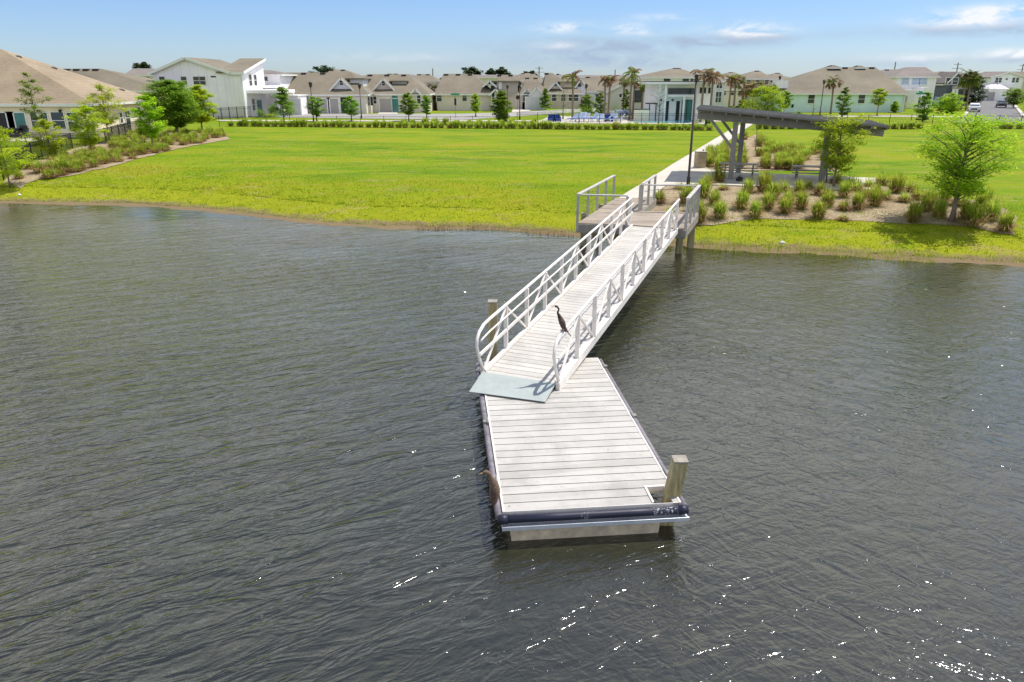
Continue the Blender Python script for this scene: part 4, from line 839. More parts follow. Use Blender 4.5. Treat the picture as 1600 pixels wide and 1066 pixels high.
for yy in (Y+1.5,Y+9.6): m=MB(); m.box(xc+4.2,xc+4.5,yy-.15,yy+.15,GZ-.1,Z(146,Y+1)); m.build('porch_column','front_white',H.e)
m=MB(); m.box(xc+4.0,xc+4.9,Y+1.25,Y+4.5,GZ-.1,GZ+1.1); m.build('porch_wall','front_white',H.e)
H.fin((xa+xc)/2,Y)
# H5 balcony house
H=simple('white two storey house end with a front balcony and grey garage',408,441,124,116.5,110,414,430,9,'roof3','front_white',vents=0)
Y=124; H.win('S',Y,X(419.5,Y),Z(126.5,Y),.6,.6,bars=False); m=MB(); m.box(X(416,Y),X(442,Y),Y-3.2,Y-.02,Z(138,Y-3),Z(133.5,Y-3)); m.build('balcony','front_white',H.e)
m=MB(); m.box(X(443,121),X(470,121),Y-4.4,Y+2,Z(150.5,119.6),Z(149,119.6)); m.build('garage_roof','trim',H.e); m=MB(); m.box(X(444,121),X(469,121),Y-4,Y+1,GZ-.1,Z(150.5,119.6)); m.build('garage_wall','front_white',H.e)
H.garage('S',Y-4,X(459,120),1.9,2.3,'garage_w'); H.fin(H.x0,Y)
# H6 twin garage villa
H=simple('grey beige villa with twin garages and a pale blue roof gable',436,572,126,148,113.5,445,552,15,vents=0); Y=126
H.wall(X(472,Y),X(487,Y),Y-.5,Y,GZ-.1,H.ez-.22,'greige')
for px,w in ((507,1.7),(520.5,1.7)): H.garage('S',Y,X(px,Y),w if px>510 else 1.5,2.25)
H.garage('S',Y,X(538,Y),1.2,2.5,'dark'); H.gable(X(517,Y),X(549,Y),Y+1.2,Y+7,Z(139.5,Y),Z(123,Y)-Z(139.5,Y),'roof2','sage'); 
H.wall(X(541,129),X(568,129),129.6,138,4,Z(124,129),'sage'); m=MB(); m.box(X(538,129),X(571,129),129.1,138.5,Z(124,129),Z(122.3,129)); m.build('dormer_roof','roof2',H.e)
H.win('S',129.6,X(546,129),Z(128.5,129),.5,.45,bars=False); H.vents(3,.05,.6)
m=MB(); m.box(X(553,Y),X(566,Y),Y-.08,Y-.01,GZ,H.ez-.3); m.build('siding_panel','greyw',H.e); H.fin(H.x0,Y)
H=simple('far villa roof peak rising behind the twin garage villa',500,575,150,130,108.8,520,542,14,vents=2); H.fin(H.x0,150)
# H7 shuttered villa
H=simple('pale villa with an arched teal entry and a shuttered front gable',567,668,130,147.3,116.5,575,640,15,vents=3); Y=130
H.gable(X(584,Y),X(614,Y),Y+1.2,Y+7.5,Z(140,Y),Z(124,Y)-Z(140,Y),'roof2','pink')
H.wall(X(567.5,Y),X(583,Y),Y-2.2,Y-.02,GZ-.1,Z(146,Y-2),'beige'); H.gable(X(567.5,Y),X(583,Y),Y-2.2,Y+2.5,Z(146,Y-2),Z(140,Y-2)-Z(146,Y-2),'roof2','beige',win=False)
H.win('S',Y-2.2,X(574.5,Y-2),Z(165,Y-2),.8,1.35); H.shutters(Y-2.2,X(574.5,Y-2),Z(165,Y-2),.8,1.35)
H.win('S',Y,X(586,Y),Z(162,Y),.5,1.1,'dark'); H.garage('S',Y,X(602,Y),1.9,2.2)
fr=H.door('S',Y,X(617,Y),1.2,2.2,'tealglass'); m=MB(); c=X(617,Y); m.prism([(c+.6*math.cos(a),.6*math.sin(a)) for a in np.linspace(0,math.pi,11)],-.02,.02); o=m.build('arch_light','tealglass',H.e); o.rotation_euler=(0,0,0)
o.data.transform(Matrix.Rotation(R(90),4,'X')); 
for v in o.data.vertices: v.co.x=v.co.x if True else 0
o.data.transform(Matrix.Translation((0,Y-.03,GZ+2.2)))
H.win('S',Y,X(654.5,Y),Z(162,Y),.6,1.6); H.gable(X(644,Y),X(657,Y),Y-.6,Y+2,Z(146,Y),Z(140,Y)-Z(146,Y),'roof2','greyw',win=False)
H.wall(X(615,134),X(637,134),133.6,141,4.2,Z(128,133.6),'sage'); m=MB(); m.box(X(611,134),X(640,134),133,141.5,Z(128,133),Z(126.2,133)); m.build('dormer_roof','roof2',H.e)
H.fin(H.x0,Y)
H=simple('far villa roof rising behind the shuttered villa',640,690,148,133,116,655,672,14,vents=2); H.wall(X(664,147),X(690,147),147.3,147.9,1,Z(127.5,147),'beige'); H.fin(H.x0,148)
H=simple('far villa with a small roof peak behind the pale villa',596,640,155,132,115.2,610,622,12,vents=2); H.fin(H.x0,155)
# H8 plain sided
H=simple('long grey beige house with a plain side wall and one dark window',683,768,138,147.3,115.5,694,740,16,vents=3); Y=138
H.win('S',Y,X(681.5+0,Y)+.55,Z(158.5,Y),.9,1.35); H.win('S',Y,X(726,Y),Z(158,Y),.8,1.35)
H.gable(X(757,Y),X(773,Y),Y+.8,Y+6,Z(134,Y),Z(127,Y)-Z(134,Y),'roof2','sage',win=True)
H.wall(X(768.1,Y),X(781,Y),Y-2,Y+8,GZ-.1,Z(146.8,Y-2),'beige'); H.gable(X(768,Y),X(781,Y),Y-2,Y+6,Z(146.8,Y-2),Z(140,Y-2)-Z(146.8,Y-2),'roof2','pink',win=False)
H.win('S',Y-2,X(770.8,Y-2),Z(160,Y-2),.5,1.7,'dark'); H.wall(X(767,141.5),X(809,141.5),141.6,149,4,Z(128,141.6),'greige'); m=MB(); m.box(X(779,141),X(784,141),141.4,141.59,Z(140,141.4),Z(128,141.4)); m.build('corner_trim','trim',H.e); m=MB(); m.box(X(764,141),X(812,141),141,150,Z(128,141),Z(126.3,141)); m.build('dormer_roof','roof2',H.e)
H.win('S',141.6,X(774,141.6),Z(136,141.6),.6,.8,'dark'); H.fin(H.x0,Y)
H=simple('grey beige villa behind the dense tree with a small blue gable',784,822,143,147,117,778,800,16,vents=2); Y=143
H.gable(X(800,Y),X(813,Y),Y+.8,Y+6,Z(134,Y),Z(129,Y)-Z(134,Y),'roof2','pink'); H.fin(H.x0,Y)
# H9 twin white gables
H=simple('pale house with twin white pointed front gables',817,852,146,146,121.5,822,838,16,vents=2); Y=146
for a,b,zt,yy in ((816,829,138.5,-3),(828.5,846,136,-4.5)):
    H.wall(X(a,Y),X(b,Y),Y+yy,Y+yy+2.9,GZ-.1,Z(147,Y+yy),'front_white'); H.gable(X(a,Y),X(b,Y),Y+yy,Y+3,Z(147,Y+yy),Z(zt,Y+yy)-Z(147,Y+yy),'roof2','front_white',win=False)
H.win('S',Y-3,X(822,Y-3),Z(158.5,Y-3),1.1,1.5); H.garage('S',Y-4.5,X(837,Y-4),3.6,2.1,'garage_w'); H.fin(H.x0,Y)
H=simple('far tan roofed house behind the twin gables',790,850,165,128,114.5,815,833,14,vents=2); H.fin(H.x0,165)
# H10 pink two storey row
H=simple('pinkish two storey house with a gable left of the ragged palm',851,908,148,146,114,852,862,16,wmat='pink',vents=1); Y=148
H.gable(X(859,Y),X(877,Y),Y+.8,Y+6,Z(139,Y),Z(129,Y)-Z(139,Y),'roof2','pink'); H.wall(X(876,Y),X(900,Y),Y+2,Y+8,3,Z(129,Y+2),'pink'); m=MB(); m.box(X(873,Y),X(903,Y),Y+1.4,Y+8.4,Z(129,Y+2),Z(127.3,Y+2)); m.build('dormer_roof','roof2',H.e)
for px in (866,880,892,900): H.win('S',Y,X(px,Y),Z(158,Y),.9,1.3)
H.fin(H.x0,Y)
H=simple('pale blue gabled two storey house right behind the ragged palm',898,950,152,143,120,915,935,16,wmat='sage',vents=1); Y=152
H.wall(X(899,Y),X(912,Y),Y-2,Y-.02,GZ-.1,Z(134,Y-2),'front_white'); H.gable(X(899,Y),X(912,Y),Y-2,Y+5,Z(134,Y-2),Z(123,Y-2)-Z(134,Y-2),'roof2','sage',win=False); H.win('S',Y-2,X(904.5,Y-2),Z(136,Y-2),.7,1.5)
H.garage('S',Y,X(920,Y),2.2,2.2,'garage_w'); H.win('S',Y,X(932,Y),Z(158,Y),.9,1.3); H.fin(H.x0,Y)
H=simple('far roofs between the first pool palms',930,985,175,128,117.5,950,965,14,vents=2); H.wall(X(946,170),X(972,170),173,174.5,1,Z(123,173),'pink'); H.fin(H.x0,175)
# H11 grey siding gable
H=House('grey_sided_house','grey sided house end with a broad low gable behind the pool palms','house'); Y=122
H.wall(X(950,Y),X(1012,Y),Y,Y+12,GZ-.1,Z(143.5,Y),'greyw'); H.gable(X(949,Y),X(1013,Y),Y,Y+12,Z(143.5,Y),Z(128,Y)-Z(143.5,Y),'roof2','greyw',win=False)
H.win('S',Y,X(996,Y),Z(159,Y),1.1,1.6,frame='black',fw=.09); H.win('S',Y,X(969,Y),Z(152,Y),.4,.5,'dark',bars=False); H.fin(X(980,Y),Y)
# H12 two storey hip behind clubhouse
H=simple('two storey house with a tan hip roof rising above the clubhouse',1008,1098,135,121,106.3,1050,1056,16,'roof2','stucco_white',vents=2)
for px in (1040,1069,1081,1087): H.win('S',135,X(px,135),Z(127,135),1.1,.7,bars=False)
H.fin(H.x0,135)
# clubhouse
H=House('clubhouse','white flat roofed pool clubhouse with dark doors and canopy','clubhouse'); Y=104
a,b=X(1024,Y),X(1112,Y); H.wall(a,b,Y,Y+9,GZ-.1,Z(133,Y),'stucco_white')
m=MB(); m.box(X(1008,Y-2),X(1119,Y-2),Y-2.2,Y+10,Z(132,Y-2),Z(128.6,Y-2)); m.build('roof','trim',H.e,bevel=.02); m=MB(); m.box(X(1012,Y-2),X(1113,Y-2),Y-1.8,Y+9.5,Z(128.6,Y-2),Z(127.2,Y-2)); m.build('roof_edge','black',H.e)
m=MB(); m.box(X(1042,Y),X(1083,Y),Y-.1,Y-.01,Z(147,Y),Z(138,Y)); m.build('clerestory_window','glass',H.e)
m=MB(); m.box(X(1041,Y-1),X(1085,Y-1),Y-1.8,Y-.005,Z(151,Y-1),Z(148.6,Y-1)); m.build('canopy','trim',H.e)
for px,w in ((1042.5,.42),(1059,.5)): H.win('S',Y,X(px,Y),GZ+.05,w,2.5,'dark','door',False,fw=.03)
for px in (1069,1077): H.win('S',Y,X(px,Y),GZ+.05,.62,2.6,'tealglass','glass_door',False,frame='black',fw=.05)
for px in (1026,1035,1064,1083): m=MB(); m.box(X(px,Y)-.12,X(px,Y)+.12,Y-1.7,Y-1.4,GZ-.1,Z(151,Y-1) if px>1040 else Z(132,Y-2)); m.build('column','trim',H.e)
for px in (1093,1099,1106): H.win('S',Y,X(px,Y),Z(146,Y),.35,.75,'dark',bars=False)
for px in (1032,1050,1096): m=MB(); m.box(X(px,Y)-.12,X(px,Y)+.12,Y-.15,Y,Z(158,Y),Z(155,Y)); m.build('wall_lamp','dark',H.e)
m=MB(); [m.box(X(1010,Y-1),X(1027,Y-1),Y-1.5+k*.4,Y-1.4+k*.4,GZ+2.2,GZ+2.32) for k in range(5)]; [m.box(X(px,Y)-.06,X(px,Y)+.06,Y-1.5,Y-1.38,GZ,GZ+2.2) for px in (1012,1022)]; m.build('pergola','black',H.e)
H.fin((a+b)/2,Y)
e=empty('pool_screen',(X(1003,102),102,GZ),0,'low tan screen wall by the clubhouse pergola','screen'); m=MB(); m.box(-1,1,-.1,.1,0,1.5); m.build('panel','cream',e); m=MB(); m.box(-1.1,1.1,-.14,.14,1.5,1.6); m.build('cap','black',e)
# behind right of clubhouse
H=simple('tall pale two storey house just right of the clubhouse',1113,1130,118,127,119,1118,1124,10,'roof2','sage',vents=0,ov=.3)
for px in (1119,1124): H.win('S',118,X(px,118),Z(138,118),.35,1.0); H.win('S',118,X(px,118),Z(160,118),.35,1.5)
H.fin(H.x0,118)
for (l,pxl,pxr,Y,ey,ry,rl,rr,wm) in [('tan hip roofed house behind the shaggy palms',1130,1160,150,122,113,1136,1144,'pink'),('yellowish two storey house with a peaked roof behind the fan palms',1162,1200,150,123.5,110.5,1176,1183,'yellow'),('narrow yellow walled house between the palms and the mint house',1199,1222,152,124,114,1208,1214,'yellow'),('low tan roof between the clubhouse palms',1125,1160,138,140,125,1135,1150,'beige')]:
    H=simple(l,pxl,pxr,Y,ey,ry,rl,rr,12,wmat=wm,vents=1)
    for px in np.linspace(pxl+5,pxr-5,3): H.win('S',Y,X(px,Y),Z(ey+9,Y),.7,1)
    H.fin(H.x0,Y)
# mint house
H=simple('long mint green sided house with a wide brown hip roof',1221,1413,131,146.3,105,1283,1360,20,'roof2','mint',vents=4); Y=131
H.hip(X(1284,Y+10),X(1303,Y+10),Y+8.6,Y+11.4,Z(106,Y+10),Z(102,Y+10)-Z(106,Y+10),'roof2',.05); H.hip(X(1326,Y+10),X(1341,Y+10),Y+8.8,Y+11.2,Z(106,Y+10),Z(102.5,Y+10)-Z(106,Y+10),'roof2',.05)
for px in (1267,1345.5): H.win('S',Y,X(px,Y),Z(161.5,Y),1.1,1.35)
m=MB(); c=X(1239,Y); m.tube([(c,Y-.02,Z(168,Y)),(c,Y-.05,Z(163,Y))],.2,8); m.build('wall_meter','black',H.e)
m=MB(); m.tube([(H.x1-.1,Y-.08,GZ),(H.x1-.1,Y-.08,H.ez-.1)],.09,6); m.build('downpipe','trim',H.e)
H.wall(H.x1,H.x1+2.0,Y+3,Y+18,GZ-.1,H.ez-.4,'greige')
H.solid('roof',[(X(1380,Y),Y+4,H.ez-.25),(X(1440,Y),Y+4,H.ez-.25),(X(1440,Y),Y+14,H.ez-.25),(X(1395,Y),Y+9,Z(131,Y+9)),(X(1436,Y),Y+9,Z(131,Y+9)),(X(1380,Y),Y+14,H.ez-.25)],[(0,1,4,3),(1,2,4),(2,5,3,4),(0,3,5),(5,2,1,0)],'roof2')
m=MB(); c=X(1216,Y+4); m.box(c-.7,c+.7,Y+2,Y+6,Z(138,Y+2),Z(126,Y+2)); m.build('dormer','front_white',H.e); H.fin((H.x0+H.x1)/2,Y)
# behind mint
H=simple('white two storey house with shuttered upper bays beyond the mint house',1396,1458,152,120,105,1408,1438,12,'roof3','front_white',vents=0); Y=152
for px in (1410,1426,1438): H.win('S',Y,X(px,Y),Z(132,Y),1.4,1.2,'lounge')
H.wall(X(1440,Y-4),X(1452,Y-4),Y-4,Y-.03,GZ-.1,Z(137,Y-4),'front_white'); H.wall(X(1428,Y-6),X(1436,Y-6),Y-6,Y-.04,GZ-.1,Z(141,Y-6),'front_white')
H.fin(H.x0,Y)
H=simple('grey brown roofed house behind the mint house far end',1360,1405,160,124,108.6,1375,1395,12,'roof3','pink',vents=1); H.fin(H.x0,160)
H=simple('long low roofed house behind the slate blue house',1455,1500,185,120,112,1460,1495,12,'roof2','pink',vents=1,ov=.2); H.fin(H.x0,185)
H=simple('slate blue and brick two storey house with white window frames',1472,1514,165,132,121,1480,1500,12,'roof3','darkw',vents=0); Y=165
H.gable(X(1472,Y),X(1497,Y),Y-1.2,Y+6,Z(128,Y),Z(113.5,Y)-Z(128,Y),'roof3','darkw',win=False); H.wall(X(1472,Y),X(1497,Y),Y-1.2,Y-.03,GZ-.1,Z(128,Y)-.01,'darkw')
for px in (1476.5,1487): H.win('S',Y-1.2,X(px,Y-1),Z(132,Y),1.1,1.3)
H.wall(X(1479,Y),X(1512,Y),Y-3.5,Y-1.3,Z(139,Y),Z(134,Y),'greige'); 
for px in (1471+4,1480): m=MB(); m.box(X(px,Y)-.2,X(px,Y)+.2,Y-3.4,Y-3,GZ-.1,Z(139,Y)); m.build('column','trim',H.e)
H.garage('S',Y-1.2,X(1475.8,Y),1.5,2.2); H.fin(H.x0,Y)
# end of street
H=House('white_end_house','white two storey house with double garages closing the side street','house'); Y=205
a,b=X(1545,Y),X(1594,Y); H.wall(a,b,Y,Y+10,GZ-.1,Z(121,Y),'front_white'); H.gable(X(1544,Y),X(1595,Y),Y,Y+10,Z(121,Y),Z(113,Y)-Z(121,Y),'roof3','front_white',win=False,ov=.4)
H.wall(X(1526,Y),X(1556,Y),Y-5,Y-.03,GZ-.1,Z(139,Y-5),'front_white'); H.solid('roof',[(X(1524,Y),Y-5.5,Z(139,Y)),(X(1556,Y),Y-5.5,Z(139,Y)),(X(1556,Y),Y,Z(130,Y)),(X(1545,Y),Y,Z(130,Y)),(X(1524,Y),Y,Z(139,Y))],[(0,1,2,3),(0,3,4),(4,3,2,1,0)],'front_white')
for px in (1534.5,1548.5): H.garage('S',Y-5,X(px,Y-5),2.0,2.1)
for px in (1553,1558.5,1579,1585): H.win('S',Y,X(px,Y),Z(129,Y),.75,1.15)
H.win('S',Y,X(1568,Y),Z(125,Y),.5,.4,'dark',bars=False); m=MB(); m.box(X(1557,Y),X(1582,Y),Y-2.5,Y-.03,Z(137,Y),Z(135.5,Y)); m.build('porch_roof','trim',H.e); H.win('S',Y,X(1563,Y),GZ+.1,1.0,2.0,'dark','door',False); H.win('S',Y,X(1572,Y),GZ+.6,.9,1.3)
H.fin(a,Y)
H=simple('brown roofed house behind the white end house with a red brick side',1530,1640,232,126,112,1534,1620,14,'roof2','pink',vents=0,ov=.2); H.fin(H.x0,232)
# far homes filling the estate
for i,(l,px0,px1,Y,ey,ry) in enumerate([('distant grey roof beyond the tan roofs',420,520,230,121,115.5),('distant brown roof beyond the dormers',560,660,235,121,116),('distant low roof past the pines',700,840,240,121.5,117),('distant roof line past the pool palms',850,1000,245,121.5,117.5),('distant roof past the clubhouse',1100,1230,240,121,116.5),('distant roof past the mint house',1380,1530,260,121,116)]):
    H=simple(l,px0,px1,Y,ey,ry,px0+20,px1-20,16,'roof3','beige',vents=0); H.fin(H.x0,Y)
# far wood
rs=np.random.RandomState(77); m=MB()
for i in range(520):
    a=rs.uniform(-1,1); Y=rs.uniform(420,560); h=rs.uniform(4.5,7.5); leafquads(m,rs,(a*520,Y,1.2+h*.45),(9,6,h*.45),14,1.9)
tag(m.build('distant_wood','l_pine'),'dark line of distant trees along the horizon','wood',kind='stuff')
# ---------------------------------------------------------------- cars
def carbody(m,prof,w,inset,mi=0):
    n=len(prof); vs=[]
    for s,k in ((-1,1),(1,1)):
        for x,z,i in prof: vs.append((x,s*(w/2-i),z))
    fs=[tuple(range(n)),tuple(range(n,2*n))[::-1]]+[(i,n+i,n+(i+1)%n,(i+1)%n) for i in range(n)]
    m.add(vs,fs,mi)
def car(px,py,rz,paint,label,suv=False,Y=None):
    mt=plain('car_paint_'+label.split()[0],paint,.25,.3,var=.03,spec=.6,bmp=0); p=P(px,py,1.25); e=empty('parked_car',(p.x,p.y,1.25),rz,label,'car','cars parked in the estate')
    H=1.72 if suv else 1.42; m=MB()
    prof=[(-2.25,.35,.06),(-2.3,.55,.04),(-2.25,.95 if suv else .88,.06),(-1.0,1.02 if suv else .95,.0),(2.0,1.05 if suv else .98,.02),(2.3,.9,.08),(2.32,.5,.05),(2.2,.3,.06),(-2.0,.26,.04)]
    carbody(m,prof,1.82,0); m.build('body',mt,e,bevel=.04)
    m=MB(); carbody(m,[(-1.05,.96,.06),(-.35,H-.04,.24),(.2,H,.24),(1.45,H-.03,.26),(2.05 if suv else 1.9,1.0,.08)],1.8,0); gh=m.build('cabin',mt,e,bevel=.03)
    m=MB()
    for s in (-1,1):
        m.add([(-.80,s*.865,1.03),(1.72,s*.865,1.06),(1.38,s*.705,H-.10),(-.30,s*.705,H-.11)],[(0,1,2,3)]); 
    m.add([(-1.02,-.78,1.02),(-1.02,.78,1.02),(-.38,.62,H-.09),(-.38,-.62,H-.09)],[(0,1,2,3)]); m.add([(1.96 if suv else 1.86,-.75,1.08),(1.96 if suv else 1.86,.75,1.08),(1.49,.60,H-.1),(1.49,-.60,H-.1)],[(0,1,2,3)])
    m.build('window','glass',e)
    for x in (-1.4,1.4):
        for s in (-1,1):
            m=MB(); m.tube([(x,s*.72,.33),(x,s*.93,.33)],.33,16); w=m.build('wheel','rubber',e); m=MB(); m.tube([(x,s*.925,.33),(x,s*.945,.33)],.2,12); m.build('rim','alu',w)
    for s in (-1,1):
        m=MB(); m.box(-2.31,-2.2,s*.68-.18,s*.68+.18,.68,.8); m.build('headlight','lens',e); m=MB(); m.box(2.22,2.34,s*.72-.13,s*.72+.13,.72,.88); m.build('tail_light','taillight',e)
    m=MB(); m.box(-2.33,-2.25,-.45,.45,.42,.62); m.build('grille','black',e); return e
car(804,169.5,R(170),(.75,.75,.76),'white car parked in the driveway before the twin gables',True)
car(914,169,R(95),(.08,.09,.1),'dark car parked behind the ragged palm',True)
car(1466,164.5,R(75),(.75,.76,.78),'bright white off roader with black rear parked near the mint house corner',True)
car(1474,159,R(80),(.70,.70,.72),'pale saloon parked beyond the white off roader')
car(1485,156,R(80),(.60,.62,.65),'silver car parked in the driveway of the slate blue house')
car(1521,174.5,R(60),(.78,.79,.80),'clean white saloon parked on the near kerb of the side street')
car(1564,167.5,R(58),(.16,.17,.2),'dark grey car driving down the far lane of the side street')
car(1532,152.6,R(80),(.5,.36,.34),'dusty rose car parked before the end house garage')
# ---------------------------------------------------------------- birds
M['b_brown']=plain('brown_plumage',(.10,.060,.045),.75,var=.45,scale=14,bmp=.5,kind='Object'); M['b_dark']=plain('dark_plumage',(.035,.022,.022),.6,var=.4,scale=14,bmp=.4)
M['b_tan']=plain('tan_plumage',(.17,.115,.075),.8,var=.4,scale=18,bmp=.5); M['beak']=plain('yellow_bill',(.42,.26,.08),.4); M['feet']=plain('webbed_feet',(.05,.04,.03),.6)
def bird(name,loc,label,body,neck,tail,head,bill,feet,mats,fl,rad,scl=1):
    """one continuous skin from tail to bill, folded wings and feet joined in the same mesh"""
    e=None; m=MB(); pts=tail+body+neck+head
    # refine with a Catmull-Rom curve
    P4=[Vector(p) for p in pts]; out=[];rr=[]
    for i in range(len(P4)-1):
        a=P4[max(i-1,0)];b=P4[i];c=P4[i+1];d=P4[min(i+2,len(P4)-1)]
        for k in range(4):
            t=k/4; out.append(.5*((2*b)+(c-a)*t+(2*a-5*b+4*c-d)*t*t+(3*b-a-3*c+d)*t**3)); r0=rad[i];r1=rad[i+1]; rr.append((r0[0]*(1-t)+r1[0]*t,r0[1]*(1-t)+r1[1]*t))
    out.append(P4[-1]); rr.append(rad[-1]); m.tube(out,rr,12,0,flat=fl)
    n=len(m.f); 
    for j in range(len(m.f)):
        seg=j//12/4
        if seg>len(tail)+len(body)-.8: m.m[j]=1
        if seg<len(tail)-.6: m.m[j]=2
    h=Vector(head[-1]); m.tube([h,h+Vector(bill)*.5,h+Vector(bill)],[.016,.009,.002],8,3)
    F=Vector(fl).normalized(); b0=Vector(body[0]);b1=Vector(body[-1]); ax=(b1-b0).normalized(); nrm=F.cross(ax)
    for s in (-1,1):
        off=F*s*max(r[0] for r in rad)*.86
        m.tube([b1+off*.55,b1.lerp(b0,.35)+off*1.05,b0.lerp(b1,.1)+off*.8,b0+off*.42-ax*.15],[(.018,.035),(.022,.065),(.018,.05),(.005,.012)],8,2,flat=tuple(F))
    for s in (-1,1):
        a=b0.lerp(b1,.25)+F*s*.03; f=Vector(feet)+F*s*.035; m.tube([a,f+Vector((0,0,.02)),f],[.022,.010,.010],6,4)
        for q in (-.5,0,.5): m.tube([f,f+Vector((-.055*math.cos(q),.05*math.sin(q),-.008))],[.008,.004],5,4)
    o=m.build(name,mats,smooth=True); o.location=loc; o.modifiers.new('smooth','SUBSURF').render_levels=1
    o.scale=(scl,)*3; tag(o,label,'bird'); return o
# on the gangway rail
s=None; best=9e9
for k in np.linspace(.2,2.5,60):
    q=GA+GV*(GW+.03)+GU*k; zz_=gz(k)+RH+.035; v=Vector((q.x,q.y,zz_-CH)); yc=v.y*ct-v.z*st; px=800+FPX*v.x/yc
    if abs(px-874)<best: best=abs(px-874); s=(q.x,q.y,zz_)
bird('perched_waterbird',s,'slender dark brown long necked waterbird perched on the gangway top rail',
 [(.04,0,.08),(.0,0,.19),(-.045,0,.29)],[(-.085,.0,.38),(-.11,0,.44),(-.085,0,.50),(-.105,0,.555)],[(.22,0,-.15),(.15,0,-.06),(.09,0,.02)],[(-.15,0,.585),(-.185,0,.585)],(-.13,0,.02),(0.01,0,0),
 ['b_brown','b_dark','b_brown','beak','feet'],(0,1,0),[(.05,.008),(.04,.012),(.045,.035),(.07,.065),(.075,.078),(.058,.06),(.034,.034),(.022,.022),(.02,.02),(.021,.021),(.023,.027),(.014,.016)],.86)
b=dk(-.12,.33,.49)
bird('perched_waterbird',b,'mottled brown waterbird hunched on the front corner of the floating dock',
 [(.02,0,.06),(.035,0,.20),(.02,0,.33)],[(-.02,0,.42),(-.045,0,.48),(-.06,0,.52)],[(.06,-.16,-.24),(.045,-.10,-.14),(.03,-.04,-.03)],[(-.10,0,.545),(-.15,0,.535)],(-.10,-.01,-.03),(-.0,0.02,0),
 ['b_tan','b_tan','b_brown','beak','feet'],(0,1,0),[(.045,.01),(.045,.014),(.05,.04),(.085,.08),(.10,.10),(.075,.078),(.046,.05),(.036,.04),(.036,.038),(.04,.042),(.024,.028)],.9)
# small litter on the shore
for px,py,l,w in ((1219,381,'white scrap of litter on the bank grass',.14),(28,306,'small white scrap by the thin sapling',.13),(1147,283,'',0)):
    if w:
        p=G(px,py); rs=np.random.RandomState(px); m=MB(); m.tube([(0,0,.03),(.08,.02,.06),(.2,0,.03)],[.04,.07,.03],6); o=m.build('litter','white'); o.location=p; tag(o,l,'litter')
# ---------------------------------------------------------------- light
SE,SA=R(65),R(66)
S=bpy.data.lights.new('sun','SUN'); S.energy=4.0; S.angle=R(.6); S.color=(1,.95,.87); so=bpy.data.objects.new('sun',S); C.objects.link(so)
sd=Vector((math.cos(SE)*math.sin(SA),math.cos(SE)*math.cos(SA),math.sin(SE))); so.rotation_euler=sd.to_track_quat('Z','Y').to_euler(); so.location=(40,40,60)
W=bpy.data.worlds.new('World'); sc.world=W; W.use_nodes=True; nt=W.node_tree; bg=nt.nodes['Background']
sk=nt.nodes.new('ShaderNodeTexSky'); sk.sky_type='NISHITA'; sk.sun_disc=False; sk.sun_elevation=SE; sk.sun_rotation=SA; sk.air_density=1.0; sk.dust_density=.25; sk.ozone_density=2.5
tc=nt.nodes.new('ShaderNodeTexCoord'); sp=nt.nodes.new('ShaderNodeSeparateXYZ'); nt.links.new(tc.outputs['Generated'],sp.inputs[0])
az=mth(nt,'ARCTAN2',sp.outputs[0],sp.outputs[1]); el=mth(nt,'ARCSINE',sp.outputs[2])
cv=nt.nodes.new('ShaderNodeCombineXYZ'); nt.links.new(mth(nt,'MULTIPLY',az,22),cv.inputs[0]); nt.links.new(mth(nt,'MULTIPLY',el,62),cv.inputs[1])
fine=noi(nt,cv.outputs[0],1.0,7,.62,.6)
def azel(px,py):
    r=ray(px,py); L=math.sqrt(r[0]**2+r[1]**2+r[2]**2); return math.atan2(r[0],r[1]),math.asin(r[2]/L)
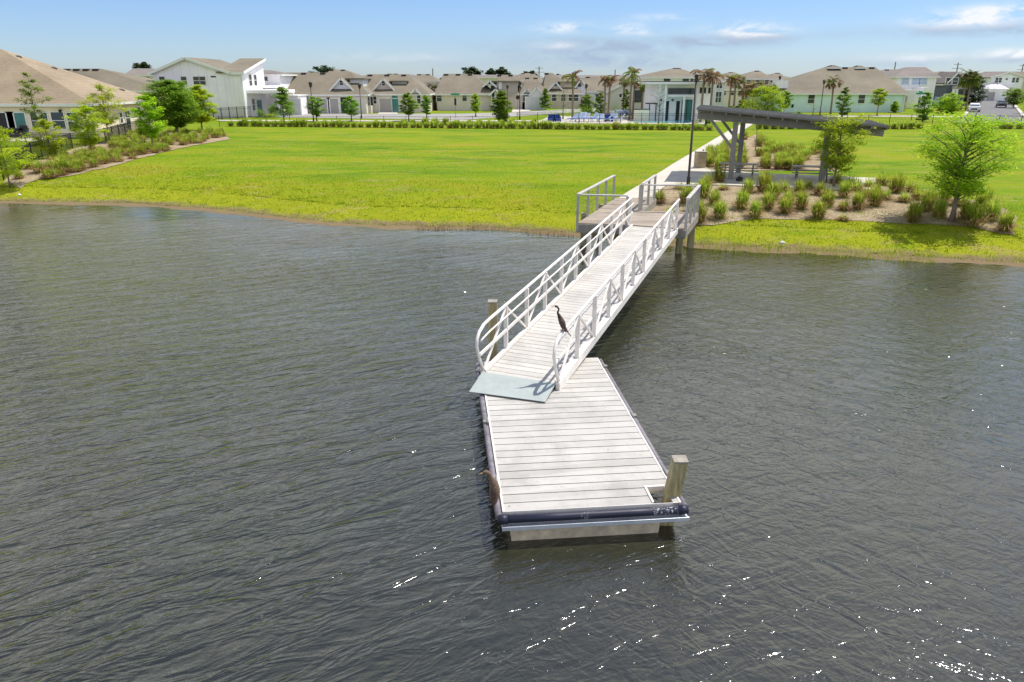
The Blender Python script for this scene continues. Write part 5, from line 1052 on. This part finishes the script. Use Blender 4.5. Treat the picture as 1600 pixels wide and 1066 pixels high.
def cloudset(L,gain,off):
    tot=None
    for px,py,rx,ry,am in L:
        a,e_=azel(px,py); sx=rx/1200; sy=ry/1250
        d=mth(nt,'ADD',mth(nt,'POWER',mth(nt,'DIVIDE',mth(nt,'SUBTRACT',az,a),sx),2),mth(nt,'POWER',mth(nt,'DIVIDE',mth(nt,'SUBTRACT',el,e_),sy),2))
        g_=mth(nt,'MULTIPLY',mth(nt,'EXPONENT',mth(nt,'MULTIPLY',d,-1)),am); tot=g_ if tot is None else mth(nt,'ADD',tot,g_)
    return mth(nt,'MULTIPLY',tot,mth(nt,'MULTIPLY',mth(nt,'SUBTRACT',fine,off,clamp=True),gain),clamp=True)
c_grey=cloudset([(900,82,150,17,.8),(1010,67,170,10,.6),(1168,57,74,6,.9),(1545,46,130,10,.9),(965,99,130,10,.6),(1590,90,40,6,.7),(1430,97,90,8,.6),(720,98,90,8,.3),(1130,66,70,6,.5)],3.2,.26)
c_white=cloudset([(1162,47,46,9,1.3),(1210,50,30,5,.7),(978,43,22,7,1.0),(882,43,44,7,.8),(1575,18,70,10,1.1),(1510,34,60,8,.8),(1585,83,36,6,.9),(1440,91,70,6,.5),(868,71,34,5,.7),(1040,26,40,5,.5),(1000,52,40,5,.4),(640,90,120,8,.2)],4.4,.36)
# unseen clouds above the frame, added to brighten reflections in the water
nv=nt.nodes.new('ShaderNodeMapping'); nv.inputs['Scale'].default_value=(2.2,2.2,6); nt.links.new(tc.outputs['Generated'],nv.inputs[0])
hi=ramp(nt,noi(nt,nv.outputs[0],1.2,6,.6,.3),[(.34,(.15,.15,.15)),(.56,(.95,.95,.95))]); up=mth(nt,'MULTIPLY',mth(nt,'MULTIPLY',hi,mth(nt,'DIVIDE',mth(nt,'SUBTRACT',el,.14,clamp=True),.1,clamp=True)),mth(nt,'SUBTRACT',1,mth(nt,'DIVIDE',mth(nt,'SUBTRACT',el,.42,clamp=True),.55,clamp=True)))
hs=nt.nodes.new('ShaderNodeHueSaturation'); hs.inputs['Saturation'].default_value=1.0; nt.links.new(mixc(nt,1.0,sk.outputs[0],(.50,.615,.86),'MULTIPLY'),hs.inputs['Color'])
nt.links.new(mixc(nt,up,mixc(nt,c_white,mixc(nt,c_grey,hs.outputs[0],(2.5,3.2,4.2)),(5.6,5.8,6.1)),(8.5,8.4,7.5)),bg.inputs[0]); bg.inputs[1].default_value=.125
sc.view_settings.view_transform='Standard'; sc.view_settings.look='None'; sc.view_settings.gamma=1; sc.view_settings.exposure=.42
sc.render.engine='CYCLES'; sc.cycles.max_bounces=6; sc.cycles.transparent_max_bounces=4; sc.cycles.use_denoising=True
